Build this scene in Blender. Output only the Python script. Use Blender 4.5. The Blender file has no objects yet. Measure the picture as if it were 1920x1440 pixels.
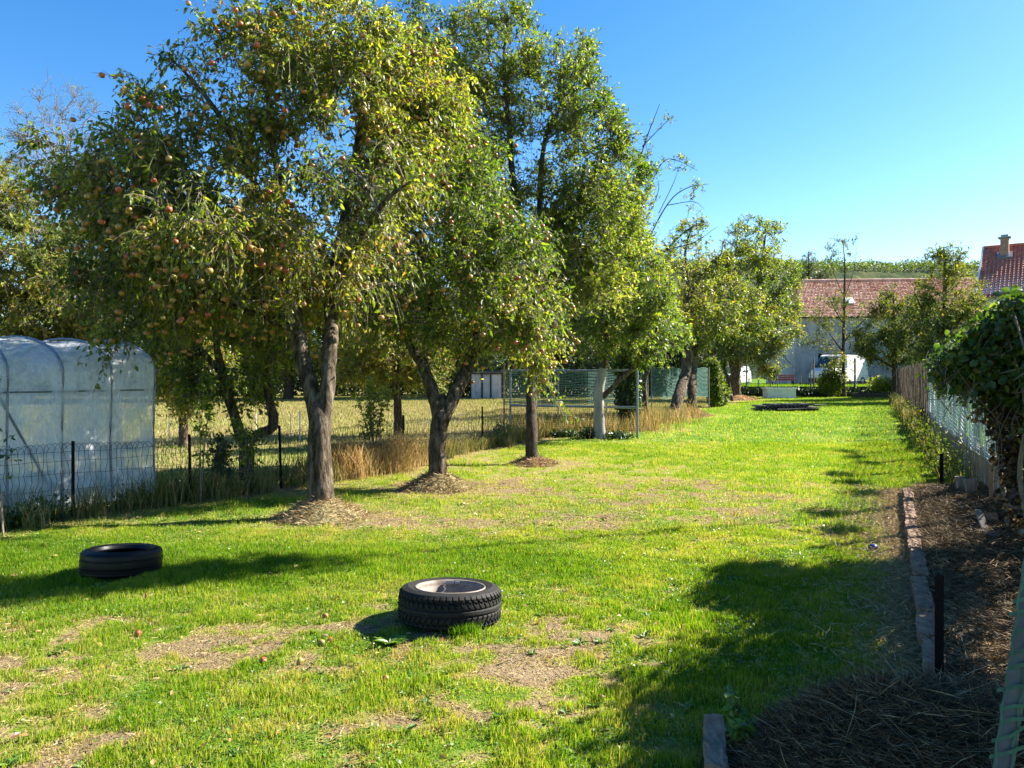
import bpy, math, random
import numpy as np
random.seed(7)
rng = np.random.default_rng(11)
SC = bpy.context.scene
COL = SC.collection

# ------------------------------------------------------------------ camera, sky, sun, exposure
F = 1400.0; HOR = 703.0; CH = 1.55           # focal length in photo pixels, horizon row, eye height
cam_d = bpy.data.cameras.new('camera'); cam = bpy.data.objects.new('camera', cam_d); COL.objects.link(cam)
cam.location = (0, 0, CH); cam.rotation_euler = (math.radians(90), 0, 0)
cam_d.sensor_width = 36; cam_d.lens = 36 * F / 1920; cam_d.shift_y = -(720 - HOR) / 1920
cam_d.clip_start = 0.05; cam_d.clip_end = 3000
SC.camera = cam
SUN_DIR = np.array([0.93, 0.37, 0.0]); SUN_EL = math.radians(35)
SUN_DIR = SUN_DIR / np.linalg.norm(SUN_DIR)
sun_vec = np.array([SUN_DIR[0] * math.cos(SUN_EL), SUN_DIR[1] * math.cos(SUN_EL), math.sin(SUN_EL)])
w = bpy.data.worlds.new("World"); SC.world = w; w.use_nodes = True
nt = w.node_tree; nt.nodes.clear()
o_ = nt.nodes.new('ShaderNodeOutputWorld'); bg = nt.nodes.new('ShaderNodeBackground'); sk = nt.nodes.new('ShaderNodeTexSky')
sk.sky_type = 'NISHITA'; sk.sun_disc = False; sk.sun_elevation = SUN_EL
sk.sun_rotation = math.atan2(SUN_DIR[0], SUN_DIR[1])
sk.altitude = 200; sk.air_density = 1.0; sk.dust_density = 0.3; sk.ozone_density = 1.6
bg.inputs['Strength'].default_value = 0.058
hs = nt.nodes.new('ShaderNodeHueSaturation'); hs.inputs['Saturation'].default_value = 1.4; hs.inputs['Hue'].default_value = .505; nt.links.new(sk.outputs[0], hs.inputs['Color']); nt.links.new(hs.outputs[0], bg.inputs['Color']); nt.links.new(bg.outputs[0], o_.inputs['Surface'])
sd = bpy.data.lights.new('sun', 'SUN'); sun = bpy.data.objects.new('sun', sd); COL.objects.link(sun)
sd.energy = 5.0; sd.angle = math.radians(0.5); sd.color = (1.0, 0.93, 0.82)
from mathutils import Vector
sun.rotation_euler = Vector(sun_vec.tolist()).to_track_quat('Z', 'Y').to_euler()
SC.view_settings.view_transform = 'Standard'; SC.view_settings.look = 'None'
SC.view_settings.exposure = 2.15; SC.view_settings.gamma = 1
SC.cycles.max_bounces = 8; SC.cycles.transparent_max_bounces = 12; SC.cycles.use_denoising = True

# ------------------------------------------------------------------ helpers
def W(u, v, Y): return np.array([(u - 960) / F * Y, Y, CH - (v - HOR) / F * Y])
def G(u, v):
    Y = CH * F / (v - HOR); return np.array([(u - 960) / F * Y, Y, 0.0])
def unit(a): a = np.asarray(a, float); return a / (np.linalg.norm(a, axis=-1, keepdims=True) + 1e-9)

def tag(o, label=None, cat=None, group=None, kind=None):
    if label: o['label'] = label
    if cat: o['category'] = cat
    if group: o['group'] = group
    if kind: o['kind'] = kind
    return o
def empty(name, loc, rz=0, **k):
    o = bpy.data.objects.new(name, None); COL.objects.link(o); o.location = [float(c) for c in loc]; o.rotation_euler = (0, 0, rz)
    o.empty_display_size = .2
    return tag(o, **k)
_origin = {}
def mesh_np(name, V, faces, mat, parent=None, attrs=None, smooth=False, local=True):
    """V (n,3) world coordinates; faces: list of int arrays, each (m,k). Parented to an unrotated Empty: shifted into its space."""
    V = np.asarray(V, np.float64)
    if parent is not None and local:
        V = V - np.array(parent.location)
    me = bpy.data.meshes.new(name)
    me.vertices.add(len(V)); me.vertices.foreach_set('co', V.astype(np.float32).ravel())
    faces = [np.asarray(f, np.int32) for f in faces if len(f)]
    nl = sum(f.size for f in faces); npoly = sum(len(f) for f in faces)
    me.loops.add(nl); me.polygons.add(npoly)
    me.loops.foreach_set('vertex_index', np.concatenate([f.ravel() for f in faces]))
    tot = np.concatenate([np.full(len(f), f.shape[1], np.int32) for f in faces])
    st = np.concatenate([[0], np.cumsum(tot)[:-1]]).astype(np.int32)
    me.polygons.foreach_set('loop_start', st)
    try: me.polygons.foreach_set('loop_total', tot)
    except Exception: pass
    me.polygons.foreach_set('use_smooth', np.full(npoly, smooth))
    if attrs:
        for k, a in attrs.items():
            at = me.attributes.new(k, 'FLOAT', 'POINT'); at.data.foreach_set('value', np.asarray(a, np.float32))
    me.update(calc_edges=True)
    me.materials.append(mat)
    o = bpy.data.objects.new(name, me); COL.objects.link(o)
    if parent is not None: o.parent = parent
    return o
class MB:
    """collects boxes, tubes, prisms in world (or local) coordinates into one mesh"""
    def __init__(s): s.V = []; s.Q = []; s.n = 0; s.T = []
    def add(s, V, Q=(), T=()):
        V = np.asarray(V, float)
        if len(Q): s.Q.append(np.asarray(Q) + s.n)
        if len(T): s.T.append(np.asarray(T) + s.n)
        s.V.append(V); s.n += len(V); return s
    def box(s, c, d, rz=0, rx=0, ry=0, taper=1.0):
        c = np.asarray(c, float); d = np.asarray(d, float) / 2
        P = np.array([[x, y, z] for z in (-1, 1) for y in (-1, 1) for x in (-1, 1)], float)
        P[4:, :2] *= taper
        P = P * d
        cx, sx = math.cos(rx), math.sin(rx); P = P @ np.array([[1, 0, 0], [0, cx, sx], [0, -sx, cx]])
        cy, sy = math.cos(ry), math.sin(ry); P = P @ np.array([[cy, 0, -sy], [0, 1, 0], [sy, 0, cy]])
        cz, sz = math.cos(rz), math.sin(rz); P = P @ np.array([[cz, sz, 0], [-sz, cz, 0], [0, 0, 1]])
        return s.add(P + c, [[0, 2, 3, 1], [4, 5, 7, 6], [0, 1, 5, 4], [2, 6, 7, 3], [0, 4, 6, 2], [1, 3, 7, 5]])
    def tube(s, pts, r, k=8, cap=True):
        pts = np.asarray(pts, float); r = np.broadcast_to(np.asarray(r, float), (len(pts),))
        V, Q = tubes(pts[None], r[None], k); s.add(V, Q)
        if cap:
            n = len(pts); 
            for i0 in (0, (n - 1) * k):
                c = V[i0:i0 + k].mean(0); T = [[j, (j + 1) % k, k] for j in range(k)]
                s.add(np.vstack([V[i0:i0 + k], c]), T=T)
        return s
    def prism(s, poly, a, b):
        """poly (k,3) points at offset a and b vectors"""
        poly = np.asarray(poly, float); k = len(poly); a = np.asarray(a, float); b = np.asarray(b, float)
        V = np.vstack([poly + a, poly + b, (poly + a).mean(0)[None], (poly + b).mean(0)[None]])
        Q = [[i, (i + 1) % k, k + (i + 1) % k, k + i] for i in range(k)]
        T = [[(i + 1) % k, i, 2 * k] for i in range(k)] + [[k + i, k + (i + 1) % k, 2 * k + 1] for i in range(k)]
        return s.add(V, Q, T)
    def build(s, name, mat, parent=None, smooth=False, local=False, attrs=None):
        V = np.vstack(s.V); fs = []
        if s.Q: fs.append(np.vstack(s.Q))
        if s.T: fs.append(np.vstack(s.T))
        return mesh_np(name, V, fs, mat, parent, smooth=smooth, local=local, attrs=attrs)

def tubes(P, R, k=3):
    """P (N,n,3), R (N,n) -> verts, quads"""
    N, n, _ = P.shape
    T = np.empty_like(P); T[:, 1:-1] = P[:, 2:] - P[:, :-2]; T[:, 0] = P[:, 1] - P[:, 0]; T[:, -1] = P[:, -1] - P[:, -2]
    T = unit(T)
    mean = unit(P[:, -1] - P[:, 0])
    ref = np.where(np.abs(mean[:, 2:3]) > .8, np.array([[1., 0, 0]]), np.array([[0, 0, 1.]]))[:, None, :]
    A = unit(np.cross(T, np.broadcast_to(ref, T.shape))); B = np.cross(T, A)
    ang = np.arange(k) / k * 2 * np.pi
    V = P[:, :, None, :] + R[:, :, None, None] * (A[:, :, None, :] * np.cos(ang)[None, None, :, None] + B[:, :, None, :] * np.sin(ang)[None, None, :, None])
    idx = np.arange(N * n * k).reshape(N, n, k)
    a = idx[:, :-1]; b = np.roll(idx, -1, axis=2)[:, :-1]; c = np.roll(idx, -1, axis=2)[:, 1:]; d = idx[:, 1:]
    return V.reshape(-1, 3), np.stack([a, b, c, d], -1).reshape(-1, 4)

def smooth_poly(pts, r, step=.12):
    """Catmull-Rom resample"""
    pts = np.asarray(pts, float); r = np.asarray(r, float)
    Pp = np.vstack([2 * pts[0] - pts[1], pts, 2 * pts[-1] - pts[-2]]); out = []; ro = []
    for i in range(len(pts) - 1):
        L = np.linalg.norm(pts[i + 1] - pts[i]); n = max(2, int(L / step))
        for t in np.arange(n) / n:
            p0, p1, p2, p3 = Pp[i:i + 4]
            out.append(.5 * (2 * p1 + (p2 - p0) * t + (2 * p0 - 5 * p1 + 4 * p2 - p3) * t * t + (3 * p1 - p0 - 3 * p2 + p3) * t ** 3))
            ro.append(r[i] * (1 - t) + r[i + 1] * t)
    out.append(pts[-1]); ro.append(r[-1])
    return np.array(out), np.array(ro)

def vnoise(x, y, seed=0):
    x = np.asarray(x, float); y = np.asarray(y, float)
    xi = np.floor(x).astype(np.int64); yi = np.floor(y).astype(np.int64); xf = x - xi; yf = y - yi
    def h(a, b):
        n = (a * 374761393 + b * 668265263 + seed * 974634777) & 0xFFFFFFFF
        n = ((n ^ (n >> 13)) * 1274126177) & 0xFFFFFFFF
        return ((n ^ (n >> 16)) & 0xFFFF) / 65535.0
    sx = xf * xf * (3 - 2 * xf); sy = yf * yf * (3 - 2 * yf)
    return (h(xi, yi) * (1 - sx) + h(xi + 1, yi) * sx) * (1 - sy) + (h(xi, yi + 1) * (1 - sx) + h(xi + 1, yi + 1) * sx) * sy
def fbm(x, y, o=4, seed=0):
    s = 0; a = .5; f = 1; t = 0
    for i in range(o): s = s + a * vnoise(x * f, y * f, seed + i * 17); t += a; a *= .5; f *= 2.03
    return s / t

# ------------------------------------------------------------------ materials
MATS = {}
def nodes_mat(name):
    m = bpy.data.materials.new(name); m.use_nodes = True; n = m.node_tree; n.nodes.clear()
    out = n.nodes.new('ShaderNodeOutputMaterial'); return m, n, out
def ramp(n, stops, fac):
    r = n.nodes.new('ShaderNodeValToRGB'); e = r.color_ramp.elements
    while len(e) < len(stops): e.new(.5)
    for i, (p, c) in enumerate(stops): e[i].position = p; e[i].color = (*c, 1)
    n.links.new(fac, r.inputs[0]); return r.outputs[0]
def attr(n, name):
    a = n.nodes.new('ShaderNodeAttribute'); a.attribute_name = name; return a.outputs['Fac']
def noise(n, scale, detail=5, rough=.6, vec=None, stretch=None):
    t = n.nodes.new('ShaderNodeTexNoise'); t.inputs['Scale'].default_value = scale; t.inputs['Detail'].default_value = detail; t.inputs['Roughness'].default_value = rough
    tc = n.nodes.new('ShaderNodeTexCoord'); src = tc.outputs['Object']
    if stretch:
        mp = n.nodes.new('ShaderNodeMapping'); mp.inputs['Scale'].default_value = stretch; n.links.new(src, mp.inputs[0]); src = mp.outputs[0]
    n.links.new(src, t.inputs['Vector']); return t.outputs['Fac']
def bump(n, h, dist, strength=1.0):
    b = n.nodes.new('ShaderNodeBump'); b.inputs['Distance'].default_value = dist; b.inputs['Strength'].default_value = strength
    n.links.new(h, b.inputs['Height']); return b.outputs[0]
def surf(name, stops, scale=8, rough=.8, bump_d=.005, spec=.3, metal=0, stretch=None, detail=6, bscale=None):
    m, n, out = nodes_mat(name)
    p = n.nodes.new('ShaderNodeBsdfPrincipled')
    f = noise(n, scale, detail, .65, stretch=stretch)
    n.links.new(ramp(n, stops, f), p.inputs['Base Color'])
    p.inputs['Roughness'].default_value = rough; p.inputs['Specular IOR Level'].default_value = spec; p.inputs['Metallic'].default_value = metal
    if bump_d:
        f2 = f if bscale is None else noise(n, bscale, 6, .7, stretch=stretch)
        n.links.new(bump(n, f2, bump_d), p.inputs['Normal'])
    n.links.new(p.outputs[0], out.inputs[0]); MATS[name] = m; return m
def leafmat(name, stops, trans=.45, tcol=(1.25, 1.35, .55), rough=.42, spec=.5):
    m, n, out = nodes_mat(name)
    c = ramp(n, stops, attr(n, 'rnd'))
    p = n.nodes.new('ShaderNodeBsdfPrincipled'); p.inputs['Roughness'].default_value = rough; p.inputs['Specular IOR Level'].default_value = spec
    t = n.nodes.new('ShaderNodeBsdfTranslucent'); mx = n.nodes.new('ShaderNodeMixShader'); mx.inputs[0].default_value = trans
    mul = n.nodes.new('ShaderNodeMix'); mul.data_type = 'RGBA'; mul.blend_type = 'MULTIPLY'; mul.inputs['Factor'].default_value = 1
    n.links.new(c, mul.inputs[6]); mul.inputs[7].default_value = (*tcol, 1)
    n.links.new(c, p.inputs['Base Color']); n.links.new(mul.outputs[2], t.inputs['Color'])
    n.links.new(p.outputs[0], mx.inputs[1]); n.links.new(t.outputs[0], mx.inputs[2]); n.links.new(mx.outputs[0], out.inputs[0])
    MATS[name] = m; return m

M = {}
M['apple_leaf'] = leafmat('apple_leaf', [(0, (.04, .07, .010)), (.3, (.095, .14, .014)), (.6, (.20, .235, .02)), (.93, (.34, .31, .04)), (1, (.38, .20, .05))], trans=.58)
M['apple_leaf_y'] = leafmat('apple_leaf_yellow', [(0, (.04, .085, .010)), (.35, (.10, .165, .016)), (.75, (.20, .25, .022)), (1, (.36, .31, .04))], trans=.58)
M['pear_leaf'] = leafmat('pear_leaf', [(0, (.04, .075, .010)), (.35, (.10, .155, .016)), (.7, (.20, .24, .022)), (1, (.33, .30, .04))], trans=.58)
M['yellow_leaf'] = leafmat('yellowing_leaf', [(0, (.05, .09, .015)), (.4, (.14, .18, .02)), (.8, (.28, .27, .03)), (1, (.40, .24, .04))], trans=.55)
M['dark_leaf'] = leafmat('dark_leaf', [(0, (.018, .045, .012)), (.6, (.04, .085, .018)), (1, (.12, .17, .03))], trans=.3)
M['vine_leaf'] = leafmat('vine_leaf', [(0, (.02, .045, .008)), (.6, (.055, .105, .014)), (.85, (.17, .20, .025)), (1, (.22, .13, .04))], trans=.5)
M['far_leaf'] = leafmat('far_leaf', [(0, (.045, .08, .014)), (.45, (.12, .155, .02)), (.85, (.23, .24, .03)), (1, (.34, .24, .04))], trans=.4, rough=.6, spec=.2)
M['weed'] = leafmat('weed_leaf', [(0, (.05, .12, .015)), (1, (.14, .25, .03))], trans=.4)
M['blade'] = leafmat('grass_blade', [(0, (.05, .13, .007)), (.3, (.125, .24, .009)), (.5, (.22, .31, .020)), (.68, (.36, .35, .09)), (.85, (.46, .36, .16)), (1, (.32, .20, .09))], trans=.5, tcol=(1.25, 1.25, .4), rough=.6, spec=.15)
M['meadow_blade'] = leafmat('meadow_blade', [(0, (.05, .12, .015)), (.35, (.13, .19, .03)), (.6, (.25, .25, .085)), (.8, (.34, .30, .14)), (1, (.30, .22, .11))], trans=.3, tcol=(1.1, 1.1, .6), rough=.7, spec=.1)
M['straw'] = leafmat('dry_straw', [(0, (.10, .07, .035)), (.5, (.30, .21, .10)), (1, (.52, .40, .22))], trans=.2, tcol=(1, .9, .7), rough=.7, spec=.2)
M['dark_straw'] = leafmat('old_straw', [(0, (.025, .017, .009)), (.55, (.085, .058, .03)), (.9, (.22, .16, .085)), (1, (.42, .33, .21))], trans=.1, tcol=(1, .9, .7), rough=.8, spec=.2)
M['tall_grass'] = leafmat('tall_dry_grass', [(0, (.05, .09, .02)), (.35, (.14, .16, .04)), (.6, (.33, .24, .10)), (1, (.55, .36, .19))], trans=.35, tcol=(1.1, 1, .6), rough=.6, spec=.2)
M['litter'] = leafmat('fallen_leaf', [(0, (.10, .05, .02)), (.6, (.34, .19, .07)), (1, (.45, .36, .08))], trans=.2)
M['deadleaf'] = leafmat('withered_leaf', [(0, (.03, .02, .012)), (.5, (.10, .06, .03)), (.8, (.22, .14, .05)), (1, (.25, .28, .04))], trans=.3)
M['bark'] = surf('bark', [(.34, (.02, .015, .010)), (.48, (.075, .058, .040)), (.66, (.19, .155, .115))], scale=17, rough=.95, bump_d=.06, spec=.05, stretch=(1, 1, .3), detail=9)
M['bark_dark'] = surf('dark_bark', [(.3, (.02, .016, .012)), (.6, (.085, .068, .05)), (.8, (.14, .12, .09))], scale=18, rough=.95, bump_d=.05, spec=.1, stretch=(1, 1, .3))
M['bark_pale'] = surf('pale_bark', [(.3, (.17, .15, .14)), (.6, (.34, .31, .29)), (.8, (.44, .41, .38))], scale=6, rough=.95, bump_d=.02, spec=.1, stretch=(1, 1, .3))
M['twig'] = surf('twig_bark', [(.3, (.10, .08, .06)), (.7, (.24, .20, .16))], scale=12, rough=.9, bump_d=0, spec=.15)
M['rust'] = surf('rusty_iron', [(.3, (.005, .0045, .004)), (.7, (.013, .009, .008))], scale=25, rough=.85, bump_d=.001, spec=.12)
M['wire'] = surf('old_wire', [(.3, (.015, .013, .012)), (.7, (.04, .035, .03))], scale=30, rough=.7, bump_d=0)
M['galv'] = surf('galvanised_steel', [(.3, (.16, .18, .21)), (.7, (.28, .31, .35))], scale=18, rough=.5, bump_d=.0005, metal=.5)
M['wood_grey'] = surf('weathered_wood', [(.3, (.09, .075, .06)), (.5, (.20, .175, .145)), (.75, (.34, .30, .25))], scale=7, rough=.9, bump_d=.006, spec=.15, stretch=(6, 6, .6))
M['wood_dark'] = surf('dark_wet_wood', [(.3, (.03, .024, .02)), (.7, (.10, .08, .06))], scale=7, rough=.9, bump_d=.006, spec=.15, stretch=(6, 6, .6))
M['rubber'] = surf('tyre_rubber', [(.3, (.007, .007, .0075)), (.7, (.018, .017, .016))], scale=30, rough=.72, bump_d=.0006, spec=.22)
M['rubber_shiny'] = surf('smooth_tyre_rubber', [(.3, (.003, .003, .004)), (.7, (.007, .007, .008))], scale=12, rough=.42, bump_d=.0006, spec=.22)
M['rim'] = surf('dirty_wheel_rim', [(.3, (.10, .08, .06)), (.6, (.24, .20, .165)), (.8, (.34, .30, .25))], scale=9, rough=.55, bump_d=.001, metal=.2)
M['block'] = surf('weathered_edging_block', [(.25, (.11, .07, .045)), (.5, (.25, .165, .11)), (.75, (.36, .26, .18))], scale=6, rough=.95, bump_d=.012, spec=.1)
M['soil'] = surf('bed_soil', [(.3, (.018, .012, .007)), (.55, (.05, .033, .019)), (.75, (.12, .08, .042))], scale=14, rough=1, bump_d=.03, spec=.05)
M['netgreen'] = surf('green_net', [(.3, (.06, .15, .125)), (.7, (.13, .26, .22))], scale=5, rough=.6, bump_d=0)
M['netdull'] = surf('dull_green_net', [(.3, (.02, .06, .05)), (.7, (.06, .14, .12))], scale=9, rough=.6, bump_d=0)
M['tube_dark'] = surf('dull_grey_tube', [(.3, (.05, .055, .065)), (.7, (.10, .11, .125))], scale=14, rough=.6, bump_d=.0005, spec=.3)
M['netpale'] = surf('pale_net', [(.3, (.20, .27, .28)), (.7, (.46, .50, .51))], scale=2, rough=.5, bump_d=0)
M['netdark'] = surf('dark_green_net', [(.3, (.02, .06, .05)), (.7, (.05, .13, .10))], scale=5, rough=.6, bump_d=0)
M['reed'] = surf('reed_cane', [(.3, (.05, .03, .022)), (.7, (.15, .10, .07))], scale=4, rough=.9, bump_d=0, stretch=(8, 8, 1))
M['white_paint'] = surf('white_paint', [(.3, (.70, .71, .72)), (.7, (.80, .80, .80))], scale=3, rough=.35, bump_d=0, spec=.5)
M['car_blue'] = surf('pale_car_paint', [(.3, (.50, .56, .60)), (.7, (.58, .64, .67))], scale=3, rough=.3, bump_d=0, spec=.6)
M['glass'] = surf('dark_glass', [(.3, (.02, .03, .04)), (.7, (.04, .05, .06))], scale=3, rough=.08, bump_d=0, spec=.8)
M['black'] = surf('black_plastic', [(.3, (.012, .012, .013)), (.7, (.025, .025, .026))], scale=5, rough=.6, bump_d=0)
M['render_grey'] = surf('grey_render', [(.32, (.27, .25, .23)), (.5, (.44, .42, .39)), (.66, (.58, .55, .51))], scale=.9, rough=.95, bump_d=.01, spec=.1)
M['render_pale'] = surf('pale_render', [(.3, (.55, .52, .47)), (.7, (.66, .63, .58))], scale=1.2, rough=.95, bump_d=.01, spec=.1)
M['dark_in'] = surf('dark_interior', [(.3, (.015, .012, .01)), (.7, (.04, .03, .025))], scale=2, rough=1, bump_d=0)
M['brown_door'] = surf('brown_planks', [(.3, (.05, .025, .018)), (.7, (.12, .06, .04))], scale=4, rough=.9, bump_d=.01, stretch=(5, 5, .5))
M['red_paint'] = surf('faded_red_paint', [(.3, (.22, .025, .03)), (.7, (.34, .05, .05))], scale=5, rough=.6, bump_d=0)
M['terracotta'] = surf('chimney_brick', [(.3, (.25, .13, .09)), (.7, (.42, .25, .19))], scale=5, rough=.95, bump_d=.01)
M['asbestos'] = surf('corrugated_sheet', [(.3, (.05, .045, .045)), (.6, (.14, .125, .12)), (.8, (.32, .29, .28))], scale=2.5, rough=.9, bump_d=.006)
M['straw_mound'] = surf('clippings_mound', [(.3, (.09, .07, .035)), (.55, (.22, .19, .09)), (.75, (.36, .30, .17))], scale=30, rough=1, bump_d=.03, spec=.05)
M['straw_mound_b'] = surf('brown_clippings_mound', [(.3, (.12, .07, .04)), (.55, (.30, .17, .09)), (.75, (.46, .30, .17))], scale=30, rough=1, bump_d=.03, spec=.05)
M['heap'] = surf('compost_heap', [(.3, (.02, .014, .009)), (.55, (.055, .04, .024)), (.75, (.12, .085, .05))], scale=25, rough=1, bump_d=.04, spec=.05)
M['enamel'] = surf('white_trough', [(.3, (.55, .56, .54)), (.7, (.78, .78, .76))], scale=2.5, rough=.5, bump_d=.001)
M['fence_white'] = surf('white_plastic_stake', [(.3, (.6, .6, .6)), (.7, (.8, .8, .8))], scale=5, rough=.5, bump_d=0)

def applemat(name, a, b):
    m, n, out = nodes_mat(name); p = n.nodes.new('ShaderNodeBsdfPrincipled')
    f = noise(n, 22, 3, .5); n.links.new(ramp(n, [(.38, a), (.62, b)], f), p.inputs['Base Color'])
    p.inputs['Roughness'].default_value = .35; p.inputs['Specular IOR Level'].default_value = .5
    n.links.new(p.outputs[0], out.inputs[0]); return m
AM = [applemat('apple_red', (.28, .03, .015), (.36, .13, .04)), applemat('apple_orange', (.34, .09, .025), (.30, .22, .05)), applemat('apple_yellow', (.24, .25, .05), (.34, .17, .05))]

# plastic film of the tunnel
def film():
    m, n, out = nodes_mat('plastic_film')
    tr = n.nodes.new('ShaderNodeBsdfTransparent'); tr.inputs[0].default_value = (.86, .92, .93, 1)
    tl = n.nodes.new('ShaderNodeBsdfTranslucent'); tl.inputs[0].default_value = (.86, .90, .92, 1)
    pr = n.nodes.new('ShaderNodeBsdfPrincipled'); pr.inputs['Base Color'].default_value = (.88, .90, .91, 1); pr.inputs['Roughness'].default_value = .32; pr.inputs['Specular IOR Level'].default_value = .8
    h = noise(n, 4.2, 6, .62, stretch=(1.3, 1.3, .5)); b = bump(n, h, .22); n.links.new(b, pr.inputs['Normal']); n.links.new(b, tl.inputs['Normal'])
    m1 = n.nodes.new('ShaderNodeMixShader'); m1.inputs[0].default_value = .5; n.links.new(tl.outputs[0], m1.inputs[1]); n.links.new(pr.outputs[0], m1.inputs[2])
    d = noise(n, 2.3, 6, .65, stretch=(1, 1, .6))
    r = ramp(n, [(.36, (.30,) * 3), (.60, (.88,) * 3)], d)
    m2 = n.nodes.new('ShaderNodeMixShader'); n.links.new(r, m2.inputs[0]); n.links.new(tr.outputs[0], m2.inputs[1]); n.links.new(m1.outputs[0], m2.inputs[2])
    n.links.new(m2.outputs[0], out.inputs[0]); return m
M['film'] = film()

def rooftile(name, c1, c2, c3, sx, sy):
    """clay tiles: rows along the slope (object Z), columns along object X; pattern in object space"""
    m, n, out = nodes_mat(name); p = n.nodes.new('ShaderNodeBsdfPrincipled')
    f = noise(n, 1.6, 6, .7); n.links.new(ramp(n, [(.3, c1), (.5, c2), (.72, c3)], f), p.inputs['Base Color'])
    p.inputs['Roughness'].default_value = .85; p.inputs['Specular IOR Level'].default_value = .2
    f2 = noise(n, 12, 3, .6); n.links.new(bump(n, f2, .02), p.inputs['Normal'])
    n.links.new(p.outputs[0], out.inputs[0]); return m
M['tile'] = rooftile('clay_tile_old', (.42, .19, .12), (.62, .36, .26), (.74, .56, .46), 1, 1)
M['tile2'] = rooftile('clay_tile_red', (.34, .11, .08), (.42, .15, .11), (.52, .22, .17), 1, 1)

# ------------------------------------------------------------------ plan of the garden
def fL(y): return np.interp(y, [0, 8.13, 10.2, 15.8, 30, 60], [-11.18, -4.78, -3.15, -.63, 6.0, 21.0])
def fR(y): return 4.75 + (np.asarray(y, float) - 7.07) * .485
def edge(y): return 2.2 + (np.asarray(y, float) - 3.9) * .503
TY = 53.0                                     # front of the raised yard at the far end
MOUNDS = [(-2.08, 8.15, .46, .22, 'straw_mound'), (-1.03, 10.2, .46, .24, 'straw_mound'), (.37, 13.0, .38, .13, 'straw_mound_b'),
          (6.08, 27.2, .75, .3, 'straw_mound_b'), (6.85, 28.5, .75, .3, 'straw_mound_b'), (13.9, 46.2, 1.3, .35, 'straw_mound_b'), (3.45, 21.3, .7, .25, 'straw_mound_b')]
def ell(x, y, cx, cy, rx, ry, s=.35):
    d = np.sqrt(((x - cx) / rx) ** 2 + ((y - cy) / ry) ** 2); return np.clip((1 - d) / s + .5, 0, 1)
def dryness(x, y):
    """0 lush green .. 1 bare / straw"""
    base = fbm(x * .9, y * .9, 4, 3) ; fine = fbm(x * 4.5, y * 4.5, 3, 9)
    patch = np.clip((.36 * fbm(x * 2.1, y * 2.6, 3, 19) + .64 * fbm(x * 8, y * 11, 4, 29) - .46) * 4, 0, 1)
    d = .10 + .30 * (base - .45) + .25 * (fine - .5) + .12 * patch
    near = np.clip((5.7 - y) / 1.2, 0, 1) * np.clip((1.0 - x) / .8, 0, 1)        # worn ground near the camera
    d += near * (.12 + .58 * patch) * np.clip(1.5 - ell(x, y, -1.2, 3.6, 1.1, .35, .8) * 1.2, .2, 1)
    c = G(1330, 950); d += (.10 + .38 * patch) * ell(x, y, c[0], c[1], 2.4, 1.9, 1)
    c = G(1050, 1150); d += .4 * patch * ell(x, y, c[0], c[1], 1.0, 1.2, 1)
    c = G(930, 900); d += (.14 + .20 * patch) * ell(x, y, c[0], c[1], 2.4, 2.8, .9)
    c = G(720, 985); d += (.16 + .20 * patch) * ell(x, y, c[0], c[1], 2.6, 1.0, .9)
    c = G(1150, 850); d += (.08 + .22 * patch) * ell(x, y, c[0], c[1], 5, 7, 1)
    for (mx, my, mr, mh, mm) in MOUNDS: d += .22 * ell(x, y, mx + .3, my, mr * 1.9, mr * 1.6, .9)
    e = (x - edge(y)); d += .62 * np.exp(-(e / .3) ** 2) * (y < 9.9) * (y > 3.2)
    l = x - fL(y); d += .45 * np.exp(-(l / .7) ** 2)
    lush = ell(x, y, -3.2, 6.1, 4.2, .8, .5); d = d * (1 - .75 * lush)
    st = .5 + .5 * np.sin((x * .89 - y * .45) * 2 * np.pi / 1.1)                   # mowing lanes
    d += .05 * st * np.clip((y - 9) / 10, 0, 1)
    return np.clip(d, 0, 1)
def bumpz(x, y):
    return .035 * (fbm(x * .5, y * .5, 3, 21) - .5) + .03 * (fbm(x * 3, y * 3, 3, 5) - .5)

# ------------------------------------------------------------------ ground, one sheet to the horizon
def graded(lo, hi, d0, far0, far1, g=1.12):
    a = list(np.arange(lo, hi, d0)); d = d0; x = a[-1]
    while x < far1: d *= g; x += d; a.append(x)
    d = d0; x = lo
    while x > far0: d *= g; x -= d; a.insert(0, x)
    return np.array(a)
gx = graded(-6, 7, .06, -1500, 1500, 1.06); gy = graded(2.0, 14, .06, -60, 2500, 1.05)
GX, GY = np.meshgrid(gx, gy)
GZ = bumpz(GX, GY) * np.clip(1.5 - np.abs(GY) / 60, 0, 1)
gi = np.arange(GX.size).reshape(GX.shape)
Q = np.stack([gi[:-1, :-1], gi[:-1, 1:], gi[1:, 1:], gi[1:, :-1]], -1).reshape(-1, 4)
dr = dryness(GX, GY)
side = GX - fL(GY)
meadow = np.clip(-side * 2, 0, 1)
md = .36 + .45 * fbm(GX * .25, GY * .25, 4, 31)
md = np.where(GY < 12, .15 + .5 * fbm(GX, GY, 4, 31), md)
dr = dr * (1 - meadow) + md * meadow
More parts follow.
